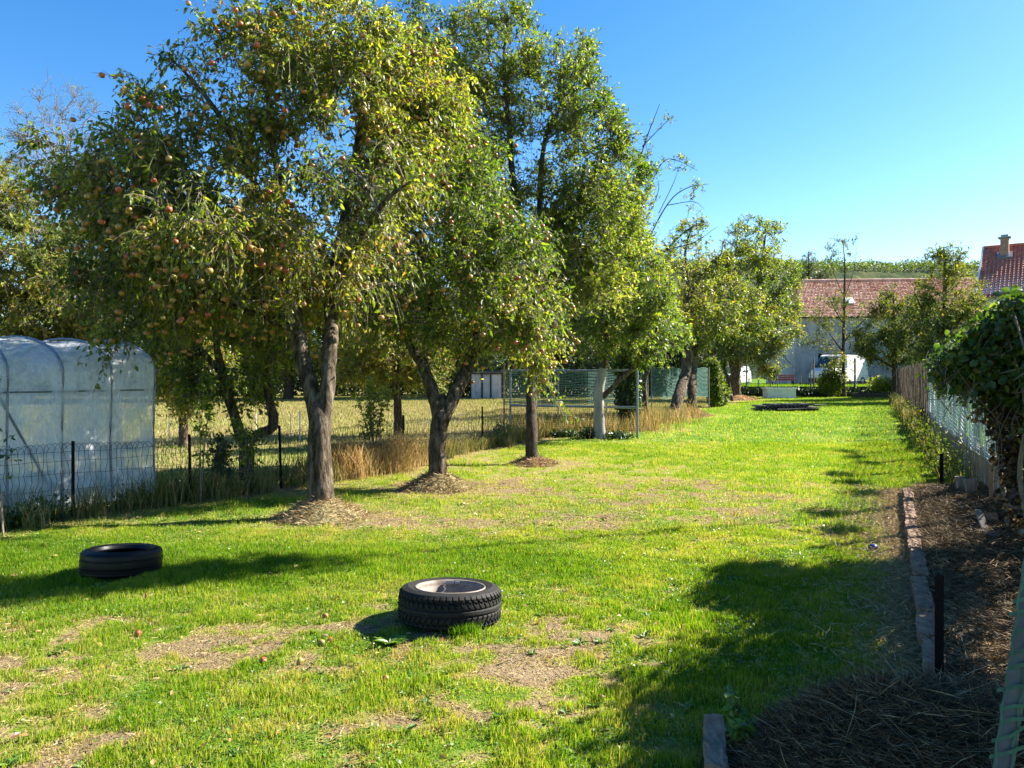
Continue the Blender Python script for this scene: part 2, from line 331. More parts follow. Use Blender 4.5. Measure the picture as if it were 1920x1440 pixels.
def ground_mat():
    m, n, out = nodes_mat('ground'); p = n.nodes.new('ShaderNodeBsdfPrincipled')
    d = attr(n, 'dry')
    nz = noise(n, 9, 6, .7); nz2 = noise(n, 60, 4, .7)
    def math_(op, a, b):
        q = n.nodes.new('ShaderNodeMath'); q.operation = op
        for i, v in enumerate((a, b)):
            if isinstance(v, float): q.inputs[i].default_value = v
            else: n.links.new(v, q.inputs[i])
        return q.outputs[0]
    s = math_('ADD', d, math_('MULTIPLY', math_('SUBTRACT', nz, .5), .35))
    s = math_('ADD', s, math_('MULTIPLY', math_('SUBTRACT', nz2, .5), .9))
    c = ramp(n, [(.0, (.045, .105, .010)), (.25, (.10, .19, .018)), (.45, (.22, .24, .05)), (.60, (.27, .21, .10)), (.8, (.20, .15, .08)), (.98, (.27, .205, .12))], s)
    n.links.new(c, p.inputs['Base Color']); p.inputs['Roughness'].default_value = 1; p.inputs['Specular IOR Level'].default_value = .05
    n.links.new(bump(n, nz2, .03), p.inputs['Normal']); n.links.new(p.outputs[0], out.inputs[0]); return m
M['ground'] = ground_mat()
o = mesh_np('lawn', np.stack([GX, GY, GZ], -1).reshape(-1, 3), [Q], M['ground'], attrs={'dry': dr.ravel()}, smooth=True); tag(o, kind='structure')

# ------------------------------------------------------------------ grass blades
def blades(name, x, y, h, wd, dry, label, mat='blade', z0=None, seg=True, lean=.45, cat='grass'):
    n = len(x); th = rng.uniform(0, 2 * np.pi, n); face = rng.uniform(0, 2 * np.pi, n)
    z = bumpz(x, y) if z0 is None else z0
    b = np.stack([x, y, z - .004], -1)
    ln = rng.uniform(.1, 1, n) * lean * h
    d = np.stack([np.cos(th) * ln, np.sin(th) * ln, np.zeros(n)], -1)
    s = np.stack([np.cos(face), np.sin(face), np.zeros(n)], -1) * (wd / 2)[:, None]
    up = np.zeros((n, 3)); up[:, 2] = h
    if seg:
        V = np.stack([b - s, b + s, b + d * .3 + up * .55 + s * .8, b + d * .3 + up * .55 - s * .8, b + d + up * .92], 1)
        base = np.arange(n)[:, None] * 5; Qf = base + np.array([[0, 1, 2, 3]]); Tf = base + np.array([[3, 2, 4]]); k = 5
        fs = [Qf, Tf]
    else:
        V = np.stack([b - s, b + s, b + d + up], 1); base = np.arange(n)[:, None] * 3; fs = [base + np.array([[0, 1, 2]])]; k = 3
    a = np.repeat(dry, k)
    o = mesh_np(name, V.reshape(-1, 3), fs, M[mat], attrs={'rnd': a})
    return tag(o, label, cat, kind='stuff')
TY1 = G(843, 1165); TY2 = G(227, 1075)
def on_lawn(x, y):
    r = np.where(y < 9.7, edge(y) - .06, fR(y) - .05)
    k = (x > fL(y) + .1 * rng.random(len(x))) & (x < r)
    for (c, rr) in ((TY1, .30), (TY2, .28)): k &= (x - c[0]) ** 2 + (y - c[1]) ** 2 > rr * rr
    for (mx, my, mr, mh, mm) in MOUNDS: k &= (x - mx) ** 2 + (y - my) ** 2 > (mr * .8) ** 2
    k &= ~(((x - 1.5) / .82) ** 2 + ((y - 2.7) / .66) ** 2 < 1)
    return k
def scatter(n, y0, y1, p=1.0):
    # even per ground area inside the view wedge (plus margin)
    y = np.sqrt(rng.uniform(y0 ** 2, y1 ** 2, n)); x = rng.uniform(-.74, .74, n) * y
    return x, y
def lawn_layer(name, n, y0, y1, hs, ws, label, seg):
    x, y = scatter(n, y0, y1); k = on_lawn(x, y); x = x[k]; y = y[k]
    d = dryness(x, y)
    clump = fbm(x * 7, y * 7, 2, 77)
    keep = rng.random(len(x)) < np.clip(1.25 - 1.4 * d + (clump - .5) * 1.3, .14, 1)
    x = x[keep]; y = y[keep]; d = d[keep]; clump = clump[keep]
    h = rng.uniform(.5, 1.2, len(x)) * hs * np.clip(1.35 - 1.2 * d, .4, 1.5) * (.3 + 1.4 * clump)
    wd = rng.uniform(.7, 1.3, len(x)) * ws
    tone = fbm(x * 2.2, y * 2.2, 3, 55)
    a = np.clip(.29 + .60 * d + .5 * (tone - .5) + rng.normal(0, .12, len(x)), 0, 1)
    a = np.where(rng.random(len(x)) < .06 + .3 * d, rng.uniform(.6, 1, len(x)), a)
    blades(name, x, y, h, wd, a, label, seg=seg)
lawn_layer('lawn_grass', 520000, 2.4, 7.5, .036, .0040, 'short bright green lawn grass with worn dry patches in the foreground', True)
lawn_layer('lawn_grass', 420000, 7.3, 17, .045, .008, 'mown lawn grass between the apple trees and the bed edging', False)
lawn_layer('lawn_grass', 260000, 16.5, 53, .055, .022, 'far bright green lawn grass towards the raised yard', False)
# meadow grass over the left fence
x, y = scatter(330000, 6, 55); k = (x < fL(y) - .02); x = x[k]; y = y[k]
a = np.clip(np.where(y < 16, .10 + .5 * fbm(x, y, 4, 31), .52 + .35 * fbm(x * .25, y * .25, 4, 31)) + rng.normal(0, .12, len(x)), 0, 1)
blades('meadow_grass', x, y, rng.uniform(.04, .12, len(x)), .006 + .0011 * y, a, 'yellowing meadow grass beyond the wire fence on the left', mat='meadow_blade', seg=False)

# ------------------------------------------------------------------ trees
def leaf_mesh(P, D, N, L, Wd, detailed):
    """P base, D along, N normal -> pointed folded leaves"""
    n = len(P); S = unit(np.cross(D, N)); N2 = np.cross(S, D)
    L = L[:, None]; Wd = Wd[:, None]
    if detailed:
        v0 = P; c = N2 * L
        l1 = P + D * L * .30 + S * Wd * .46 + c * .05; r1 = P + D * L * .30 - S * Wd * .46 + c * .05
        l2 = P + D * L * .68 + S * Wd * .38 - c * .02; r2 = P + D * L * .68 - S * Wd * .38 - c * .02
        tip = P + D * L - c * .16; m1 = P + D * L * .5 - c * .04
        V = np.stack([v0, l1, l2, tip, r2, r1, m1], 1); b = np.arange(n)[:, None] * 7
        return V.reshape(-1, 3), [b + np.array([[0, 1, 2, 6]]), b + np.array([[6, 2, 3, 4]]), b + np.array([[0, 6, 4, 5]])], 7
    V = np.stack([P, P + D * L * .45 + S * Wd * .5 + N2 * L * .06, P + D * L, P + D * L * .45 - S * Wd * .5 + N2 * L * .06], 1)
    b = np.arange(n)[:, None] * 4
    return V.reshape(-1, 3), [b + np.array([[0, 1, 2, 3]])], 4

def sample_blobs(blobs, n, shell=.0):
    B = np.array([[*W(b[0], b[1], b[2]), b[3] / F * b[2], b[5], b[4] / F * b[2]] for b in blobs])
    vol = np.prod(B[:, 3:], 1) ** .8; idx = rng.choice(len(B), n, p=vol / vol.sum())
    d = unit(rng.normal(size=(n, 3))); r = rng.random(n) ** (1 / 3)
    if shell: r = np.maximum(r, shell * rng.random(n))
    P = B[idx, :3] + d * r[:, None] * B[idx, 3:]
    return P, idx, B
def curve_batch(A, Cn, E, n):
    t = np.linspace(0, 1, n)[None, :, None]
    return (1 - t) ** 2 * A[:, None] + 2 * t * (1 - t) * Cn[:, None] + t * t * E[:, None]
def nearest(P, pool, up_pen=.6, chunk=400):
    out = np.empty(len(P), int)
    for i in range(0, len(P), chunk):
        d = P[i:i + chunk, None] - pool[None]; dist = np.sqrt((d ** 2).sum(-1))
        cost = dist + up_pen * np.clip(-d[..., 2], 0, None)
        out[i:i + chunk] = cost.argmin(1)
    return out

def tree(name, label, base, limbs, blobs, leaf='apple_leaf', bark='bark', n2=45, n3=500, n4=3000, per=10, L=.07, wr=.48,
         shoot=(.15, .4), droop=.5, up=0.0, detailed=False, apples=0, group=None, cat='tree', twigk=3, flare=1.25, mat2=None, frac2=0, tw=.004, split2=None, gapn=1.0, trunk_n=None):
    root = empty(name, base, label=label, cat=cat, group=group)
    # trunk and main limbs
    mb = MB(); pool = []; prad = []; pdir = []
    for li, (pts, rr) in enumerate(limbs):
        P, R = smooth_poly([W(*p) for p in pts], rr)
        j = rng.normal(0, 1, P.shape) * (R * .05)[:, None]; P = P + j
        if li == 0 or trunk_n and li < trunk_n:
            z = P[:, 2] - P[0, 2]; R = R * (1 + (flare - 1) * np.exp(-z / .12))
        if bark == 'bark_pale' and li == 1: trunk = mb.build('trunk', M[bark], root, smooth=True, local=True); mb = MB()
        k = 14 if R.max() > .05 else 8
        V, Qd = tubes(P[None], R[None], k)
        # knobbly bark outline
        c = np.repeat(P, k, 0); ang = np.tile(np.arange(k), len(P)); row = np.repeat(np.arange(len(P)), k)
        f = 1 + .11 * (fbm(np.minimum(ang, k - ang) * .9 + li * 7, row * .3, 2, li + 3) - .5) * 2 + .05 * rng.normal(size=len(V)); V = c + (V - c) * f[:, None]
        mb.add(V, Qd); pool.append(P); prad.append(R); pdir.append(np.gradient(P, axis=0))
    mb.build('limbs' if bark == 'bark_pale' else 'trunk', M['bark' if bark == 'bark_pale' else bark], root, smooth=True, local=True)
    P0 = np.vstack(pool); R0 = np.concatenate(prad); D0 = unit(np.vstack(pdir))
    zmin = base[2] + .45 * (min(W(b[0], b[1], b[2])[2] for b in blobs) - base[2])
    ok = P0[:, 2] > zmin
    P0, R0, D0 = P0[ok], R0[ok], D0[ok]
    tb = MB()
    # secondary
    E, _, B = sample_blobs(blobs, n2, .8); i = nearest(E, P0)
    A = P0[i]; d = np.linalg.norm(E - A, axis=1, keepdims=True)
    Cn = A + D0[i] * d * .25 + (E - A) * .35 + np.array([0, 0, 1]) * d * (.22 + up * .2) + rng.normal(0, .10, A.shape) * d
    n = 9; C2 = curve_batch(A, Cn, E, n); C2[:, 1:-1] += rng.normal(0, .025, C2[:, 1:-1].shape) * d[:, None]
    r0 = np.minimum(R0[i] * .6, .006 + .016 * d[:, 0]); R2 = r0[:, None] * np.linspace(1, .35, n)[None]
    V, Qd = tubes(C2, R2, 5); tb.add(V, Qd)
    P1 = np.vstack([C2[:, 2:].reshape(-1, 3), P0[::2]]); R1 = np.concatenate([R2[:, 2:].ravel(), R0[::2] * .3])
    # tertiary
    E, bi, B = sample_blobs(blobs, n3, .75)
    g = fbm(E[:, 0] * 1.7 + E[:, 1] * .6 + 40, E[:, 2] * 1.7 - E[:, 1] * .5 + 40, 2, 8)
    E = E[g + rng.random(len(E)) * .25 * gapn > .43 * gapn]
    i = nearest(E, P1); A = P1[i]; d = np.linalg.norm(E - A, axis=1, keepdims=True)
    Cn = (A + E) / 2 + np.array([0, 0, 1]) * d * (.2 + up * .3) + rng.normal(0, .12, A.shape) * d
    n = 6; C3 = curve_batch(A, Cn, E, n); r0 = np.minimum(R1[i] * .8, .004 + .010 * d[:, 0]); R3 = r0[:, None] * np.linspace(1, .45, n)[None]
    V, Qd = tubes(C3, R3, 4); tb.add(V, Qd)
    P2 = C3[:, 1:].reshape(-1, 3); ctr = B[:, :3].mean(0)
    # shoots
    i = rng.choice(len(P2), n4); A = P2[i]
    ln = rng.uniform(*shoot, n4)[:, None]
    out = unit(A - ctr); dr_ = unit(out * .6 + rng.normal(0, .55, A.shape) + np.array([0, 0, up]))
    E = A + dr_ * ln; Cn = A + dr_ * ln * .6 + np.array([0, 0, 1]) * ln * .12
    E[:, 2] -= droop * ln[:, 0] * rng.random(n4)
    n = 4; C4 = curve_batch(A, Cn, E, n); R4 = (tw * np.linspace(1, .4, n))[None] * rng.uniform(.7, 1.2, (n4, 1))
    V, Qd = tubes(C4, R4, twigk); tb.add(V, Qd)
    tb.build('branches', M['twig'] if bark != 'bark_pale' else M['twig'], root, smooth=True, local=True)
    # leaves
    m = n4 * per; s = np.repeat(np.arange(n4), per); t = np.tile((np.arange(per) + .5) / per, n4) * .95 + .05; t = np.clip(t + rng.normal(0, .05, m), .02, 1)
    cnt = rng.random(m) < np.repeat(rng.uniform(.35, 1, n4), per); s = s[cnt]; t = t[cnt]; m = len(s)
    tt = t[:, None]; Pp = (1 - tt) ** 2 * A[s] + 2 * tt * (1 - tt) * Cn[s] + tt ** 2 * E[s]
    tg = unit(E[s] - A[s]); D = unit(tg * .5 + rng.normal(0, .6, (m, 3)) + np.array([0, 0, -droop * .7 + up * .3]))
    N = unit(rng.normal(0, .55, (m, 3)) + np.array([0, 0, .8]) + out[s] * .4)
    LL = L * rng.choice([.55, .8, 1.0, 1.2], m) * rng.uniform(.8, 1.2, m); V, Fs, k = leaf_mesh(Pp, D, N, LL, LL * wr * rng.uniform(.8, 1.15, m), detailed)
    tone = fbm(Pp[:, 0] * 1.1 + Pp[:, 1] * .5, Pp[:, 2] * 1.1 + 5, 3, 33)
    a = np.clip(.44 + 1.1 * (tone - .5) + rng.normal(0, .25, m), 0, .97); a = np.where(rng.random(m) < .03, 1.0, a)
    mesh_np('crown', V, Fs, M[leaf], root, attrs={'rnd': np.repeat(a, k)})
    if apples:
        z = E[rng.choice(n4, min(n4, apples * 12), replace=False)]          # fruit sits on the outer shoots
        def cell(q): return (np.floor(q[:, 0] / q[:, 1] * 110).astype(int) + 400) * 1000 + np.floor((q[:, 2] - CH) / q[:, 1] * 110).astype(int) + 400
        cl, cz = cell(Pp), cell(z); sc = np.empty(len(z)); order = np.argsort(cl); cs = cl[order]
        for q in range(len(z)):
            a_, b_ = np.searchsorted(cs, cz[q]), np.searchsorted(cs, cz[q] + 1); sc[q] = (Pp[order[a_:b_], 1] < z[q, 1] - .05).sum()
        z = z[np.argsort(sc + rng.uniform(0, 12, len(z)) + 14 * (fbm(z[:, 0] * 3 + 50, z[:, 2] * 3 + z[:, 1] + 50, 2, 3)))][:apples]
        z = z[np.argsort(np.linalg.norm(z - np.array([0, 0, CH]), axis=1))]
        rest = MB()
        for j, c in enumerate(z):
            c = c - np.array([0, 0, .045])
            if j < 100:
                o = bpy.data.objects.new('apple', AMESH[random.choice((0, 0, 1, 1, 1, 2))]); COL.objects.link(o); o.parent = root
                o.location = [float(q) for q in c - np.array(base)]; o.rotation_euler = (random.uniform(-.3, .3), random.uniform(-.3, .3), random.uniform(0, 6)); s_ = random.uniform(.8, 1.15); o.scale = (s_,) * 3
            else:
                rest.add(AV * rng.uniform(.8, 1.15) + c, T=AT, Q=AQ)
        if rest.n:
            o = rest.build('apples', AM[1], root, smooth=True, local=True); o['kind'] = 'stuff'
    return root

def sphere(r=1, nu=12, nv=8, prof=None):
    V = [[0, 0, -1]]; 
    for j in range(1, nv):
        a = -math.pi / 2 + math.pi * j / nv
        for i in range(nu): b = 2 * math.pi * i / nu; V.append([math.cos(a) * math.cos(b), math.cos(a) * math.sin(b), math.sin(a)])
    V.append([0, 0, 1]); V = np.array(V)
    Q = [[1 + j * nu + i, 1 + j * nu + (i + 1) % nu, 1 + (j + 1) * nu + (i + 1) % nu, 1 + (j + 1) * nu + i] for j in range(nv - 2) for i in range(nu)]
    T = [[0, 1 + (i + 1) % nu, 1 + i] for i in range(nu)] + [[len(V) - 1, 1 + (nv - 2) * nu + i, 1 + (nv - 2) * nu + (i + 1) % nu] for i in range(nu)]
    return V * r, np.array(Q), np.array(T)
AV, AQ, AT = sphere(1, 12, 9)
rad = np.linalg.norm(AV[:, :2], axis=1)
AV = AV.copy(); AV[:, 2] = AV[:, 2] * .88 - .34 * np.exp(-(rad / .32) ** 2) * (AV[:, 2] > 0) + .2 * np.exp(-(rad / .3) ** 2) * (AV[:, 2] < 0)
AV *= .033
AMESH = []
for k in range(3):
    o = MB().add(AV, AQ, AT)
    st, sq = tubes(np.array([[[0, 0, .02], [.004, 0, .035], [.01, .002, .05]]]), np.array([[.0018, .0015, .0015]]), 4); o.add(st, sq)
    o = o.build('apple', AM[k], smooth=True); AMESH.append(o.data); bpy.data.objects.remove(o)

def mound(i, label):
    x0, y0, r, h, mt = MOUNDS[i]
    root = empty('mulch_mound', (x0, y0, 0), label=label, cat='mulch mound', group='mounds of clippings round the tree trunks')
    nr, na = 16, 48; V = []
    for a in range(nr + 1):
        for b in range(na):
            q = a / nr; th = b / na * 2 * math.pi; rr = r * q * (1 + .16 * (float(fbm(math.cos(th) * 2 + 9, math.sin(th) * 2 + i * 5, 2, 4)) - .5) * 2)
            x = x0 + rr * math.cos(th); y = y0 + rr * math.sin(th)
            z = h * (1 - q ** 1.7) * (1 - .25 * q) + .11 * (float(fbm(x * 5, y * 5, 4, 2)) - .5) * (1 - q ** 2) - .025 * (q > .99)
            V.append((x, y, z))
    ix = np.arange((nr + 1) * na).reshape(nr + 1, na); a = ix[:-1]; c = ix[1:]
    Q = np.stack([a, c, np.roll(c, -1, 1), np.roll(a, -1, 1)], -1).reshape(-1, 4)
    mesh_np('mound_body', V, [Q], M[mt], root, smooth=True)
    n = 2600; q = np.sqrt(rng.random(n)) * 1.1; th = rng.uniform(0, 2 * np.pi, n); x = x0 + q * r * np.cos(th); y = y0 + q * r * np.sin(th)
    z = np.clip(h * (1 - np.clip(q, 0, 1) ** 1.7) * (1 - .25 * q), 0, None) + .005
    fibres(x, y, z, rng.uniform(.03, .12, n), .003 + .0003 * y0, 'clippings', M['straw'] if mt.endswith('_b') or True else None, root, tilt=.35)
    return root
def fibres(x, y, z, L, wd, name, mat, parent=None, tilt=.3, a=None, curl=.2):
    n = len(x); th = rng.uniform(0, 2 * np.pi, n); el = rng.normal(0, tilt, n)
    d = np.stack([np.cos(th) * np.cos(el), np.sin(th) * np.cos(el), np.abs(np.sin(el))], -1)
    s = unit(np.cross(d, rng.normal(size=(n, 3)))) * (wd / 2); P = np.stack([x, y, z], -1)
    c = unit(rng.normal(size=(n, 3))) * (L * curl)[:, None]; c[:, 2] = np.abs(c[:, 2]) * .5
    L = L[:, None]
    V = np.stack([P - s, P + s, P + d * L * .5 + c * .5 + s, P + d * L * .5 + c * .5 - s, P + d * L], 1); b = np.arange(n)[:, None] * 5
    if a is None: a = rng.random(n)
    return mesh_np(name, V.reshape(-1, 3), [b + np.array([[0, 1, 2, 3]]), b + np.array([[3, 2, 4]])], mat, parent, attrs={'rnd': np.repeat(a, 5)})

mound(0, 'grey green mound of clippings at the foot of the nearest forked apple tree')
mound(1, 'mound of clippings with dark shaded left side under the second forked tree')
mound(2, 'low brown mound of clippings round the slim straight trunk')
mound(3, 'brown clippings mound under the leaning trunk')
mound(4, 'brown clippings mound under the upright trunk behind the leaning one')
mound(5, 'farthest straw coloured mound, at the broad trunk before the parked car')
mound(6, 'patchy mound at the foot of the ivy covered stump')

tree('apple_tree', 'tall old apple tree full of reddish apples, nearest forked trunk on the left', (-2.1, 8.2, 0),
     [([(600, 990, 8.2), (600, 900, 8.2), (599, 830, 8.25), (599, 770, 8.3), (599, 735, 8.32)], [.145, .135, .13, .115, .04]),
      ([(600, 880, 8.22), (596, 800, 8.3), (578, 715, 8.35), (564, 650, 8.45), (553, 590, 8.6), (543, 525, 8.6), (538, 450, 8.6), (524, 340, 8.7), (505, 220, 8.7), (500, 110, 8.7)], [.06, .082, .088, .083, .078, .072, .06, .045, .03, .012]),
      ([(601, 880, 8.22), (605, 800, 8.27), (614, 715, 8.35), (619, 650, 8.5), (622, 590, 8.8), (630, 500, 8.9), (648, 400, 9.0), (668, 280, 9.1), (690, 150, 9.1), (700, 60, 9.1)], [.06, .078, .083, .082, .08, .07, .055, .04, .025, .01]),
      ([(550, 570, 8.6), (500, 500, 8.5), (430, 430, 8.4), (350, 375, 8.3), (250, 330, 8.3), (160, 330, 8.3), (95, 370, 8.3)], [.06, .05, .045, .038, .028, .018, .008]),
      ([(560, 620, 8.6), (480, 590, 8.9), (390, 560, 9.0), (310, 560, 9.0), (240, 610, 9.0)], [.05, .04, .03, .02, .01]),
      ([(540, 470, 8.6), (480, 350, 8.2), (420, 230, 8.0), (360, 150, 7.9), (320, 110, 7.9)], [.05, .04, .03, .02, .008]),
      ([(622, 570, 8.8), (660, 470, 8.2), (720, 380, 7.9), (770, 340, 7.8)], [.06, .045, .03, .012]),
      ([(545, 540, 8.6), (520, 470, 8.0), (480, 420, 7.5), (430, 430, 7.1)], [.05, .04, .03, .012]),
      ([(630, 480, 8.9), (700, 330, 9.6), (740, 200, 9.8), (750, 110, 9.8)], [.05, .04, .03, .01])],
     [(560, 150, 8.8, 190, 135, 1.4), (370, 250, 8.4, 110, 130, 1.1), (330, 360, 8.4, 190, 130, 1.2), (280, 480, 8.5, 130, 120, 1.1), (420, 460, 7.9, 190, 120, 1.1),
      (660, 390, 8.7, 140, 190, 1.3), (640, 130, 8.9, 150, 120, 1.2), (185, 350, 8.4, 85, 65, .6), (570, 560, 9.4, 130, 50, .8), (235, 620, 8.7, 60, 45, .4), (740, 240, 9.4, 100, 170, 1.0), (820, 180, 9.8, 60, 100, .8), (340, 570, 8.8, 110, 50, .8), (90, 300, 8.3, 40, 60, .3)],
     n2=105, n3=1900, n4=13000, per=9, L=.066, detailed=True, apples=320, droop=.75, shoot=(.15, .42), group='apple trees in the garden row')
tree('apple_tree', 'lower apple tree with wide V fork, second trunk in the garden row', (-1.04, 10.2, 0),
     [([(818, 915, 10.2), (820, 860, 10.2), (823, 800, 10.3), (828, 765, 10.4), (830, 738, 10.45)], [.125, .12, .118, .105, .03]),
      ([(820, 850, 10.25), (823, 795, 10.33), (808, 725, 10.5), (790, 680, 10.7), (768, 640, 11.2), (768, 590, 11.2), (785, 520, 11.2), (790, 420, 11.2)], [.06, .09, .082, .078, .07, .058, .04, .012]),
      ([(822, 850, 10.25), (829, 795, 10.33), (852, 740, 10.5), (872, 700, 10.7), (888, 655, 11.0), (895, 590, 11.4), (900, 500, 11.4), (885, 400, 11.4), (870, 300, 11.4)], [.06, .092, .098, .09, .075, .058, .042, .03, .01]),
      ([(884, 668, 11.4), (905, 655, 11.2), (950, 600, 11.0), (1000, 560, 10.9), (1040, 600, 10.9)], [.06, .05, .035, .02, .008]),
      ([(768, 600, 11.2), (720, 540, 11.0), (690, 480, 10.9)], [.05, .035, .012]),
      ([(900, 520, 11.4), (860, 440, 10.6), (820, 420, 10.2)], [.04, .03, .012])],
     [(800, 300, 11.4, 130, 130, 1.5), (850, 470, 10.9, 170, 140, 1.7), (950, 520, 10.8, 110, 130, 1.3), (730, 540, 11.2, 80, 110, 1.0), (860, 600, 10.7, 130, 60, 1.2), (990, 630, 10.6, 60, 60, .8), (900, 380, 11.5, 90, 100, 1.2), (1055, 735, 10.8, 34, 60, .25), (1010, 690, 10.8, 40, 50, .3)],
     leaf='apple_leaf_y', n2=80, n3=1200, n4=9500, per=9, L=.068, detailed=True, apples=210, droop=.65, group='apple trees in the garden row')
tree('pear_tree', 'tall pear tree with slim straight trunk rising above the apple trees', (.35, 13.0, 0),
     [([(997, 868, 13.0), (997, 800, 13.1), (996, 720, 13.5), (998, 640, 13.5), (1000, 560, 13.5)], [.105, .098, .094, .09, .08]),
      ([(1000, 570, 13.5), (985, 450, 13.5), (962, 340, 13.5), (955, 240, 13.5), (945, 130, 13.5), (950, 30, 13.5)], [.085, .07, .055, .045, .03, .01]),
      ([(1000, 570, 13.5), (1015, 450, 13.6), (1012, 360, 13.6), (1025, 250, 13.7), (1060, 190, 13.7), (1095, 120, 13.7)], [.075, .06, .05, .04, .028, .008]),
      ([(990, 500, 13.5), (900, 330, 13.9), (820, 190, 14), (790, 80, 14), (785, 10, 14)], [.05, .045, .035, .02, .008]),
      ([(1010, 470, 13.6), (1080, 380, 13.7), (1130, 300, 13.7), (1170, 240, 13.7)], [.05, .04, .025, .008]),
      ([(1000, 560, 13.5), (1060, 500, 13.2), (1120, 470, 13.1), (1150, 480, 13.1)], [.05, .035, .02, .008])],
     [(785, 80, 14, 60, 85, .9), (930, 110, 13.5, 95, 115, 1.1), (1035, 190, 13.5, 90, 115, 1.1), (1095, 260, 13.6, 75, 115, 1.1), (860, 210, 14.1, 70, 110, 1), (1000, 400, 13.8, 110, 110, 1.2), (1110, 420, 13.6, 70, 130, 1.1), (890, 260, 14.2, 70, 130, .9), (1100, 120, 13.5, 28, 50, .35),
      (1160, 240, 13.5, 30, 40, .35), (1120, 540, 13.8, 70, 60, .9), (950, 260, 13.6, 60, 50, .8), (985, 40, 13.4, 30, 40, .3), (1070, 470, 13.7, 90, 120, 1.2), (1160, 370, 13.6, 45, 90, .8), (860, 120, 14, 50, 90, .7), (900, 420, 13.9, 80, 100, .9)],
     leaf='pear_leaf', n2=130, n3=2300, n4=12500, per=9, L=.078, wr=.45, up=.4, droop=.4, gapn=.75, bark='bark_dark')
tree('plum_tree', 'tree with pale whitewashed knotted trunk behind the wire mesh panel', (2.15, 18.3, 0),
     [([(1125, 826, 18.3), (1123, 770, 18.3), (1124, 725, 18.3), (1130, 690, 18.3)], [.145, .125, .125, .09]),
      ([(1128, 720, 18.3), (1136, 650, 18.3), (1140, 560, 18.3), (1160, 470, 18.3), (1175, 400, 18.3)], [.06, .055, .045, .03, .012]),
      ([(1130, 745, 18.3), (1160, 715, 18.2), (1195, 680, 18.1), (1230, 620, 18.0), (1240, 570, 18.0)], [.07, .065, .055, .035, .015])],
     [(1180, 540, 18.2, 80, 100, 1.4), (1170, 430, 18.3, 60, 80, 1.1), (1110, 600, 18.2, 80, 70, 1.3), (1220, 630, 17.9, 60, 50, 1.1), (1200, 350, 18.4, 36, 60, .7), (1150, 500, 18.3, 80, 80, 1.2)],
     leaf='apple_leaf_y', bark='bark_pale', n2=60, n3=800, n4=7000, per=9, L=.085, up=.2, droop=.4)
tree('bare_topped_tree', 'ivy wrapped trunk with sparse bare topmost branches standing above the row', (3.45, 21.4, 0),
     [([(1180, 808, 21.4), (1178, 760, 21.4), (1178, 700, 21.4), (1188, 620, 21.4), (1195, 540, 21.5)], [.27, .24, .22, .16, .10]),
      ([(1195, 545, 21.5), (1198, 440, 21.5), (1197, 360, 21.5), (1198, 310, 21.5), (1212, 260, 21.5), (1237, 195, 21.5)], [.07, .045, .035, .028, .018, .006]),
      ([(1204, 275, 21.5), (1230, 248, 21.5), (1262, 216, 21.5)], [.015, .011, .005]),
      ([(1203, 400, 21.5), (1225, 335, 21.5), (1248, 300, 21.5), (1275, 303, 21.5), (1308, 320, 21.5)], [.02, .016, .012, .009, .005]),
      ([(1205, 480, 21.5), (1230, 420, 21.5), (1262, 370, 21.5), (1295, 350, 21.5), (1330, 345, 21.5)], [.026, .02, .015, .011, .005]),
      ([(1195, 540, 21.5), (1230, 490, 21.4), (1290, 430, 21.4), (1325, 420, 21.4)], [.04, .03, .02, .006]),
      ([(1198, 470, 21.5), (1190, 400, 21.6), (1185, 330, 21.6)], [.02, .014, .005]), ([(1200, 430, 21.5), (1222, 390, 21.4), (1235, 355, 21.4), (1232, 330, 21.4)], [.02, .014, .01, .004]),
      ([(1210, 500, 21.5), (1250, 470, 21.3), (1300, 455, 21.2), (1345, 425, 21.2)], [.025, .018, .012, .004]), ([(1200, 350, 21.5), (1215, 300, 21.6), (1205, 250, 21.6)], [.014, .01, .004]),
      ([(1235, 400, 21.5), (1262, 345, 21.5), (1270, 322, 21.5)], [.012, .009, .004]), ([(1250, 385, 21.5), (1300, 378, 21.4), (1320, 392, 21.4)], [.012, .009, .004])],
     [(1220, 560, 21.4, 60, 60, 1.3), (1205, 380, 21.5, 18, 120, .4), (1230, 470, 21.5, 50, 50, .8), (1180, 640, 21.4, 60, 50, 1.2), (1245, 240, 21.5, 16, 22, .2), (1275, 312, 21.5, 36, 16, .25), (1295, 362, 21.5, 34, 18, .3), (1220, 270, 21.5, 16, 40, .3)],
     leaf='pear_leaf', bark='bark_dark', n2=70, n3=520, n4=1800, per=5, L=.085, up=.7, droop=.3, tw=.005, shoot=(.08, .3))
tree('leaning_tree', 'thin dark stake-like trunk bending right beside the mesh panel', (3.98, 22.0, 0),
     [([(1214, 806, 22), (1209, 750, 22), (1208, 715, 22), (1216, 690, 22), (1228, 662, 22), (1250, 640, 22)], [.095, .085, .08, .07, .05, .03]),
      ([(1212, 700, 22), (1222, 668, 22.2), (1245, 630, 22.4)], [.045, .04, .02])],
     [(1240, 620, 22, 50, 40, 1.0)], leaf='apple_leaf_y', bark='bark', n2=14, n3=120, n4=800, per=9, L=.11)
